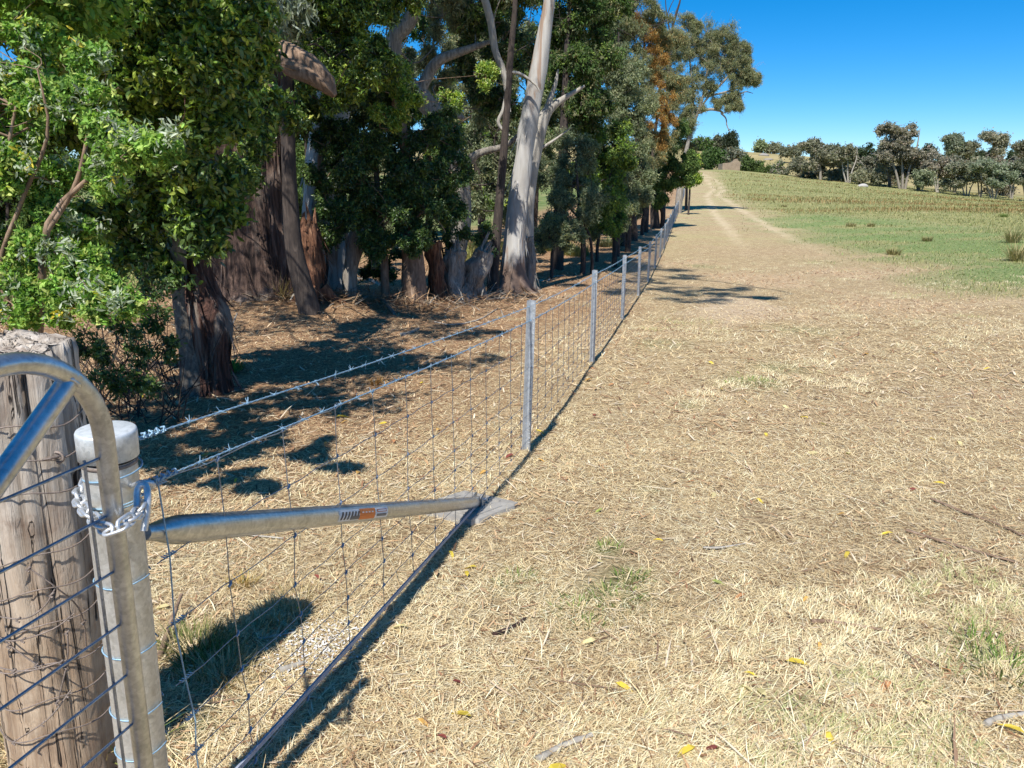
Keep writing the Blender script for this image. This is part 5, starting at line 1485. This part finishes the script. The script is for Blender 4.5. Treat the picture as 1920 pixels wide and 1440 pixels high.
mbx.add(np.concatenate(rows_), [[i * sd_ + j, i * sd_ + (j + 1) % sd_, (i + 1) * sd_ + (j + 1) % sd_, (i + 1) * sd_ + j] for i in range(len(rows_) - 1) for j in range(sd_)])
mbx.add(rows_[0], [list(range(sd_))[::-1]]); mbx.add(rows_[-1], [list(range(sd_))])
mbx.build('strut', M['galv_tube'], root, fp)

# sticker: a curved skin hugging the pipe, facing the paddock
def on_pipe(s_, ang, lift=.0006):
    s_ = np.asarray(s_, float); ang = np.asarray(ang, float)
    c_ = A0 + ax * s_[..., None]
    return c_ + (np.cos(ang)[..., None] * fperp + np.sin(ang)[..., None] * upv) * (R_ + lift)
def patch(mbq, s0, s1, g0, g1, col, lift, shear=0.0, ns=2):
    gg = np.linspace(g0, g1, 9)
    ss = np.stack([s0 + shear * (gg - g0) / .9, s1 + shear * (gg - g0) / .9], 0)
    V_ = on_pipe(ss, np.stack([gg, gg], 0), lift)
    V_ = V_.reshape(-1, 3)
    mbq.add(V_, [[i, i + 1, 9 + i + 1, 9 + i] for i in range(8)], col)
def s_at(px_):  # distance along the pipe seen at photo column px_
    best = min(np.linspace(0, LEN, 800), key=lambda q_: abs(960 + F_PX * (A0 + ax * q_)[0] / depth_of(A0 + ax * q_) - px_))
    return float(best)
S0, S1, S2, S3 = s_at(618), s_at(658), s_at(688), s_at(712)
g0, g1 = -.55, .62
mbq = MB()
patch(mbq, S0, S1, g0, g1, (.72, .72, .72), .0006)
patch(mbq, S1, S2, g0, g1, (.80, .20, .035), .0006)
patch(mbq, S2, S3, g0, g1, (.78, .78, .78), .0006)
for k_ in range(6):   # slanted dark letters on the white end
    q_ = S0 + (S1 - S0) * (.06 + .155 * k_)
    patch(mbq, q_, q_ + (S1 - S0) * .085, g0 + .18, g1 - .22, (.06, .06, .07), .0012, (S1 - S0) * .10)
patch(mbq, S0 + (S1 - S0) * .55, S1, g0 + .12, g0 + .5, (.12, .12, .13), .0012)
for k_ in range(4):
    q_ = S1 + (S2 - S1) * (.14 + .2 * k_)
    patch(mbq, q_, q_ + (S2 - S1) * .12, .15, .3, (.9, .75, .65), .0012)
patch(mbq, S2 + .012, S3 - .012, .12, .42, (.5, .08, .05), .0012)
patch(mbq, S2 + .018, S3 - .018, .2, .34, (.82, .82, .82), .0018)
patch(mbq, S2 + .012, S3 - .012, -.35, -.05, (.15, .15, .16), .0012)
mbq.build('sticker', M['paint'], root, fp)

# moulded ground foot
FC = fp - fdir * .02 - fperp * .055
ca, sa = math.cos(math.radians(-38)), math.sin(math.radians(-38))
rz = np.array([[ca, -sa, 0], [sa, ca, 0], [0, 0, 1.0]])
slope = (hz(FC[0], FC[1] + .15) - hz(FC[0], FC[1] - .15)) / .3
rx_ = np.array([[1, 0, 0], [0, math.cos(slope), -math.sin(slope)], [0, math.sin(slope), math.cos(slope)]])
rt = rx_ @ rz
mbx = MB()
hw = .195
pl = [(-hw, -hw * .72), (-hw * .72, -hw), (hw * .72, -hw), (hw, -hw * .72), (hw, hw * .72), (hw * .72, hw), (-hw * .72, hw), (-hw, hw * .72)]
lo_ = np.array([[x_, y_, -.02] for x_, y_ in pl]) @ rt.T + FC; hi_ = np.array([[x_ * .97, y_ * .97, .024] for x_, y_ in pl]) @ rt.T + FC
mbx.add(np.vstack([lo_, hi_]), [[i, (i + 1) % 8, (i + 1) % 8 + 8, i + 8] for i in range(8)]); mbx.add(hi_, [list(range(8))])
foot = mbx.build('foot_plate', M['foot_plastic'], root, fp, smooth=False, bevel=.004)
mbx = MB()
for (bx_, by_, w_, h_) in ((.05, -.142, .16, .012), (.05, -.112, .16, .008), (.145, 0, .014, .17), (-.14, .02, .014, .15), (0, .142, .18, .014), (.065, -.05, .05, .05), (-.06, -.06, .07, .012), (-.06, -.085, .07, .012), (.07, .06, .05, .014), (.07, .085, .03, .01)):
    mbx.box(np.array([bx_, by_, .0265]) @ rt.T + FC, (w_, h_, .006), rt)
for sx_ in (-1, 1):
    for sy_ in (-1, 1):
        mbx.box(np.array([sx_ * .16, sy_ * .16, .012]) @ rt.T + FC, (.036, .036, .03), rt)
mbx.build('embossing', M['foot_plastic'], foot, None, smooth=False)
foot.children[0].matrix_parent_inverse.identity()
for vtx in foot.children[0].data.vertices: vtx.co = vtx.co - Vector(fp)
mbx = MB()
for s_ in (-1, 1):
    mbx.box(fp + fperp * .022 * s_ + np.array([0, 0, .05]) - fdir * .005, (.006, .07, .055), np.stack([fperp, fdir, [0, 0, 1]], 1))
mbx.tube(np.array([fp + fperp * .04 + [0, 0, .055], fp - fperp * .04 + [0, 0, .055]]), .008, 10)
mbx.build('clevis', M['galv_tube'], root, fp, smooth=False)
# flat tension strap back to the foot of the post
S_a = fp + np.array([0, 0, .045]) + fperp * .008; S_b = pp + np.array([0, 0, .085]) + fperp * .03
mbx = MB()
dv = norm(S_b - S_a); wv = fperp * .003; hv = np.array([0, 0, .0065])
mbx.add([S_a - wv - hv, S_a + wv - hv, S_a + wv + hv, S_a - wv + hv, S_b - wv - hv, S_b + wv - hv, S_b + wv + hv, S_b - wv + hv], [[0, 1, 2, 3], [4, 7, 6, 5], [0, 4, 5, 1], [1, 5, 6, 2], [2, 6, 7, 3], [3, 7, 4, 0]])
mbx.build('tension_strap', M['strap'], root, fp, smooth=False)

# ------------------------------------------------------------------ pickets
PKY = [4.49, 7.68, 11.29, 14.94, 18.47, 21.98]
while PKY[-1] < 96: PKY.append(PKY[-1] + 3.6)
mbx = MB()
Ht = .985
for ang in (math.radians(100), math.radians(215), math.radians(330)):
    dx_, dy_ = math.cos(ang), math.sin(ang); w_ = .030; tck = .0032
    nx_, ny_ = -dy_ * tck / 2, dx_ * tck / 2
    b_ = np.array([[nx_, ny_], [dx_ * w_ + nx_, dy_ * w_ + ny_], [dx_ * w_ - nx_, dy_ * w_ - ny_], [-nx_, -ny_]])
    lo_ = np.hstack([b_, np.full((4, 1), -.2)]); hi_ = np.hstack([b_, np.full((4, 1), Ht)])
    mbx.add(np.vstack([lo_, hi_]), [[0, 1, 5, 4], [1, 2, 6, 5], [2, 3, 7, 6], [3, 0, 4, 7], [4, 5, 6, 7]])
    # rolled bead along the outer edge
    mbx.tube(np.array([[dx_ * w_, dy_ * w_, -.2], [dx_ * w_, dy_ * w_, Ht - .001]]), .0032, 6)
mbh = mbx
an = math.radians(330)
for k_ in range(30):   # punched wire holes along one flange: raised lips
    zc_ = .06 + k_ * .0312
    c_ = np.array([math.cos(an) * .021, math.sin(an) * .021, zc_])
    aa = np.arange(8) * np.pi / 4
    tdir_ = np.array([math.cos(an), math.sin(an), 0]); ndir = np.array([math.sin(an), -math.cos(an), 0])
    for sg in (1,):
        ring_o = c_ + .0046 * (np.cos(aa)[:, None] * tdir_ + np.sin(aa)[:, None] * np.array([0, 0, 1.])) + ndir * .0019
        ring_i = c_ + .0026 * (np.cos(aa)[:, None] * tdir_ + np.sin(aa)[:, None] * np.array([0, 0, 1.])) + ndir * .0032
        mbh.add(np.vstack([ring_o, ring_i]), [[i, (i + 1) % 8, (i + 1) % 8 + 8, i + 8] for i in range(8)])
pk0 = mbx.build('star_picket', M['galv_picket'], None, None, smooth=False)
ORD = ['first', 'second', 'third', 'fourth', 'fifth', 'sixth', 'seventh', 'eighth', 'ninth', 'tenth', 'eleventh', 'twelfth']
for i, yk in enumerate(PKY):
    if i == 0: o = pk0
    else:
        o = pk0.copy(); COL.objects.link(o)
        for ch in pk0.children:
            c_ = ch.copy(); COL.objects.link(c_); c_.parent = o
    g = ground(float(fence_x(yk)), yk)
    o.location = g
    o.rotation_euler = (random.uniform(-.012, .012), random.uniform(-.012, .012), random.uniform(-.05, .05))
    if i == 0: o.rotation_euler = (0, math.radians(1.6), 0); o.location.x -= .014
    lab = f'{ORD[i]} galvanised steel picket along the wire, counting from the capped post' if i < 12 else 'galvanised picket in the far run where the posts merge into one line'
    tag(o, lab, 'fence picket', 'steel pickets of the wire fence')

# ------------------------------------------------------------------ wires
FY = np.array([1.2] + PKY)
FZ = np.array([float(hz(fence_x(q_), q_)) for q_ in FY])
FZ[0] -= .058
def fence_pt(y_, h_, off=0.0):
    y_ = np.asarray(y_, float)
    z_ = np.interp(y_, FY, FZ) + h_
    return np.stack([fence_x(y_) + fperp[0] * off, y_ + fperp[1] * off, z_], -1)
HT = [.85, .705, .565, .435, .345, .26, .175, .09]
mbx = MB()
yy_ = np.concatenate([np.arange(1.22, 30, .085), np.arange(30, PKY[-1], .6)])
for h_ in HT:
    P_ = fence_pt(yy_, h_, .012)
    P_[:, 2] += .0035 * np.sin(yy_ * 24.6 + h_ * 9) * (yy_ < 30) + .004 * wav(yy_, yy_ * 0 + h_ * 30, 1.2)
    rr = .0013 + .00006 * np.clip(yy_, 0, 40)
    mbx.tube(P_, rr, 4, False)
# droppers
vy = [1.42]
while vy[-1] < PKY[-1]: vy.append(vy[-1] + .255)
for y_ in vy:
    hh = np.array(HT[::-1]); n_ = len(hh)
    P_ = fence_pt(np.full(n_, y_), hh, .012)
    if y_ < 12:
        P_[:, 1] += rng.normal(0, .005, n_); P_[:, 0] += rng.normal(0, .002, n_)
        for q_ in P_:   # knots
            mbx.tube(np.array([q_ + [0, -.006, -.004], q_ + [.003, 0, 0], q_ + [0, .006, .004]]), .0034, 5)
    mbx.tube(P_, .0012 + .00006 * min(y_, 40), 4, False)
mbt_ = MB()
# tie off round the end post
for h_ in HT:
    z_ = FZ[0] + h_
    a2 = np.linspace(-.6, 5.2, 30)
    mbt_.tube(np.stack([pp[0] - .047 * (POST_TOP - z_) + .0455 * np.cos(a2 + 1.2), pp[1] + .0445 * np.sin(a2 + 1.2), np.full(30, z_) + .002 * np.sin(a2 * 3)], -1), .0014, 5)
    for k_ in range(5):
        q_ = fence_pt(1.235 + k_ * .007, h_, .014)
        mbt_.tube(np.array([q_ + [-.004, 0, .004], q_ + [.004, .003, 0], q_ + [-.003, .004, -.004]]), .0016, 4)
q_ = fence_pt(np.full(8, 1.245), np.array(HT), .02)
mbt_.tube(q_ + rng.normal(0, .003, q_.shape), .0016, 5)
nw = mbx.build('wire_netting', M['galv_wire'])
mbt_.build('tie_wires', M['barb'], nw)
tag(nw, 'hinged joint wire netting strung along the whole row of pickets', 'wire netting')


def barbed(name, label, h_, off, tie_h):
    mbx = MB()
    y_end = PKY[-1]
    near = np.arange(1.22, 26, .012)
    P_ = fence_pt(near, h_, off)
    # sag between pickets
    idx = np.searchsorted(FY, near) ; idx = np.clip(idx, 1, len(FY) - 1)
    u_ = (near - FY[idx - 1]) / (FY[idx] - FY[idx - 1])
    P_[:, 2] -= .012 * 4 * u_ * (1 - u_)
    rad = .00125 + .00004 * near
    for ph in (0, math.pi):
        tw = near * 2 * math.pi / .042 + ph
        o_ = np.stack([np.cos(tw) * fperp[0], np.cos(tw) * fperp[1], np.sin(tw)], -1) * (rad * .85)[:, None]
        mbx.tube(P_ + o_, rad, 5, False)
    far = np.concatenate([np.arange(26, y_end, .8), [y_end]])
    mbx.tube(fence_pt(far, h_, off), .004, 4, False)
    for y_ in np.arange(1.36, 26, .10):
        c_ = fence_pt(y_, h_, off); i_ = np.argmin(np.abs(near - y_)); c_ = P_[i_]
        for k_ in range(4):
            a_1 = rng.uniform(0, 6.283)
            dirv = norm(np.array([math.cos(a_1) * .9 * fperp[0] + fdir[0] * rng.uniform(-.7, .7), math.cos(a_1) * .9 * fperp[1] + fdir[1] * rng.uniform(-.7, .7), math.sin(a_1)]))
            mbx.tube(np.array([c_, c_ + dirv * .014]), [.0009, .0005], 4, False)
        mbx.tube(np.array([c_ - fdir * .005, c_ + fdir * .004]), .0029, 6)
    # knot and wrap at the end post
    z0 = FZ[0] + h_ - (.035 if h_ > .9 else 0)
    a2 = np.linspace(0, 6.0, 36)
    mbx.tube(np.stack([pp[0] + .0455 * np.cos(a2 + 1.4), pp[1] + .0455 * np.sin(a2 + 1.4), z0 - .02 + .004 * a2], -1), .0017, 6)
    for k_ in range(14):
        a_1 = k_ * 1.9; c_ = fence_pt(1.225 + .005 * k_, h_, off)
        mbx.tube(np.array([c_ + .006 * np.array([math.cos(a_1), 0, math.sin(a_1)]), c_ + .006 * np.array([math.cos(a_1 + 1.6), .4, math.sin(a_1 + 1.6)]), c_ + .006 * np.array([math.cos(a_1 + 3.1), .8, math.sin(a_1 + 3.1)])]), .002, 5)
    o = mbx.build(name, M['barb'])
    tag(o, label, 'barbed wire')
barbed('barbed_wire', 'barbed wire with painted blue sky reflection along the top of the pickets', .945, .004, 0)
barbed('barbed_wire', 'barbed wire run along the top edge of the netting', .862, .016, 0)

# ------------------------------------------------------------------ gate
ge = np.array([-.623, 1.075])                 # latch end
gdir = norm(np.array([-.311, -1.0])); GL = 3.2
def gp(s_, z_):
    return np.array([ge[0] + gdir[0] * s_, ge[1] + gdir[1] * s_, z_])
groot_p = gp(0, float(hz(ge[0], ge[1])))
root = empty('farm_gate', groot_p)
tag(root, 'galvanised tube farm gate with welded mesh, chained to the end post', 'gate')
g_top = W(105, 664, 1.0)[2]; g_bot = groot_p[2] + .09
rb_ = .15
def corner(s0, z0, sx_, sz_):
    pass
path = []
for z_ in np.linspace(g_bot + rb_, g_top - rb_, 14): path.append(gp(0, z_))
for q_ in np.linspace(0, math.pi / 2, 12)[1:]: path.append(gp(rb_ - rb_ * math.cos(q_), g_top - rb_ + rb_ * math.sin(q_)))
for s_ in np.linspace(rb_ + .05, GL - rb_ - .05, 12): path.append(gp(s_, g_top))
for q_ in np.linspace(math.pi / 2, 0, 12): path.append(gp(GL - rb_ + rb_ * math.cos(q_), g_top - rb_ + rb_ * math.sin(q_)))
for z_ in np.linspace(g_top - rb_, g_bot + rb_, 10)[1:]: path.append(gp(GL, z_))
for q_ in np.linspace(0, math.pi / 2, 10)[1:]: path.append(gp(GL - rb_ + rb_ * math.cos(q_), g_bot + rb_ - rb_ * math.sin(q_)))
for s_ in np.linspace(GL - rb_ - .05, rb_ + .05, 10): path.append(gp(s_, g_bot))
for q_ in np.linspace(math.pi / 2, 0, 10): path.append(gp(rb_ - rb_ * math.cos(q_), g_bot + rb_ - rb_ * math.sin(q_)))
mbx = MB(); mbx.tube(np.array(path), .0152, 22, False)
mbx.build('frame', M['galv_tube'], root, groot_p)
# diagonal brace, from the top corner down and along the leaf
br_a = gp(.040, g_top - .040); br_b = gp(.026 + 1.15, g_bot + .02)
mbx = MB(); mbx.tube(np.linspace(br_a, br_b, 8), .0150, 22, True)
wu_ = norm(np.cross(br_b - br_a, [0, 0, 1.])); wv2_ = norm(np.cross(wu_, br_b - br_a)); wc_ = br_a + norm(br_b - br_a) * .012
mbx.tube(np.array([wc_ + .0158 * (math.cos(q_) * wu_ + math.sin(q_) * wv2_) for q_ in np.linspace(0, 6.4, 26)]), .0028 * (1 + .3 * rng.normal(0, 1, 26).clip(-1, 1)), 6, False)
mbx.build('diagonal_brace', M['galv_tube'], root, groot_p)
mbx = MB()
zt = W(190, 858, 1.065)[2] - .0; zg = [zt - .098 * k_ for k_ in range(9)]
zg = [z_ for z_ in zg if z_ > g_bot + .02]
gperp = np.array([-gdir[1], gdir[0], 0]) * -1.0
for z_ in zg:
    mbx.tube(np.array([gp(.016, z_), gp(1.6, z_), gp(GL - .015, z_)]), .0026, 7)
for s_ in np.arange(.036, GL - .03, .31):
    pz = [gp(s_, g_bot), gp(s_, (g_bot + zt) / 2), gp(s_, zt + .004)]
    mbx.tube(np.array(pz) + gperp * .0052, .0026, 7)
mbx.build('mesh_infill', M['galv_wire'], root, groot_p)

root.rotation_euler.y = math.radians(2.2); root.location.x -= .042
# ------------------------------------------------------------------ chain
CH = [(163, 898, 1.235), (160, 914, 1.215), (146, 926, 1.17), (149, 944, 1.13), (162, 960, 1.09), (175, 972, 1.075), (184, 984, 1.05), (198, 992, 1.035), (214, 996, 1.025), (228, 984, 1.028), (245, 974, 1.055), (258, 962, 1.09), (264, 948, 1.115), (266, 934, 1.13)]
CP = np.array([W(px_, py_, d_) for px_, py_, d_ in CH])
t_ = np.concatenate([[0], np.cumsum(np.linalg.norm(np.diff(CP, axis=0), axis=1))])
root = empty('gate_chain', CP[0])
tag(root, 'short bright steel chain looped round the gate tube and end post', 'chain')
pitch = .0245
cs = np.arange(pitch * .3, t_[-1], pitch)
pts = np.stack([np.interp(cs, t_, CP[:, i]) for i in range(3)], -1)
for i, p in enumerate(pts):
    tg = norm((pts[min(i + 1, len(pts) - 1)] - pts[max(i - 1, 0)]))
    vw = norm(np.array([0, 0, CAM_Z]) - p)
    s1_ = norm(np.cross(tg, vw)); s2_ = np.cross(tg, s1_)
    lat = norm(s1_ * .95 + s2_ * .3) if i % 2 == 0 else norm(s2_ * .9 - s1_ * .45)
    L_ = .0185; wl_ = .0088
    loop = []
    for q_ in np.linspace(-math.pi / 2, math.pi / 2, 7): loop.append(p + tg * (L_ - wl_ + wl_ * math.cos(q_)) + lat * wl_ * math.sin(q_))
    for q_ in np.linspace(math.pi / 2, 3 * math.pi / 2, 7): loop.append(p + tg * (-(L_ - wl_) + wl_ * math.cos(q_)) + lat * wl_ * math.sin(q_))
    loop.append(loop[0]); loop.append(loop[1])
    mbx = MB(); mbx.tube(np.array(loop), .0030, 8, False)
    mbx.build('link', M['chain'], root, CP[0])
hk_pts = [W(*p) for p in ((258, 975, 1.10), (257, 940, 1.12), (258, 918, 1.13), (266, 908, 1.135), (275, 914, 1.135), (277, 935, 1.125), (275, 965, 1.115), (270, 995, 1.105))]
S = smooth_path(hk_pts, 30)
mbx = MB(); mbx.tube(S, .0058, 12)
mbx.build('hook_bolt', M['chain'], root, CP[0])
el = [W(*p) for p in ((246, 912, 1.155), (262, 905, 1.14), (280, 904, 1.145), (288, 911, 1.15), (280, 917, 1.16))]
mbx = MB(); mbx.tube(smooth_path(el, 18), .0042, 10); mbx.build('eye_ring', M['chain'], root, CP[0])
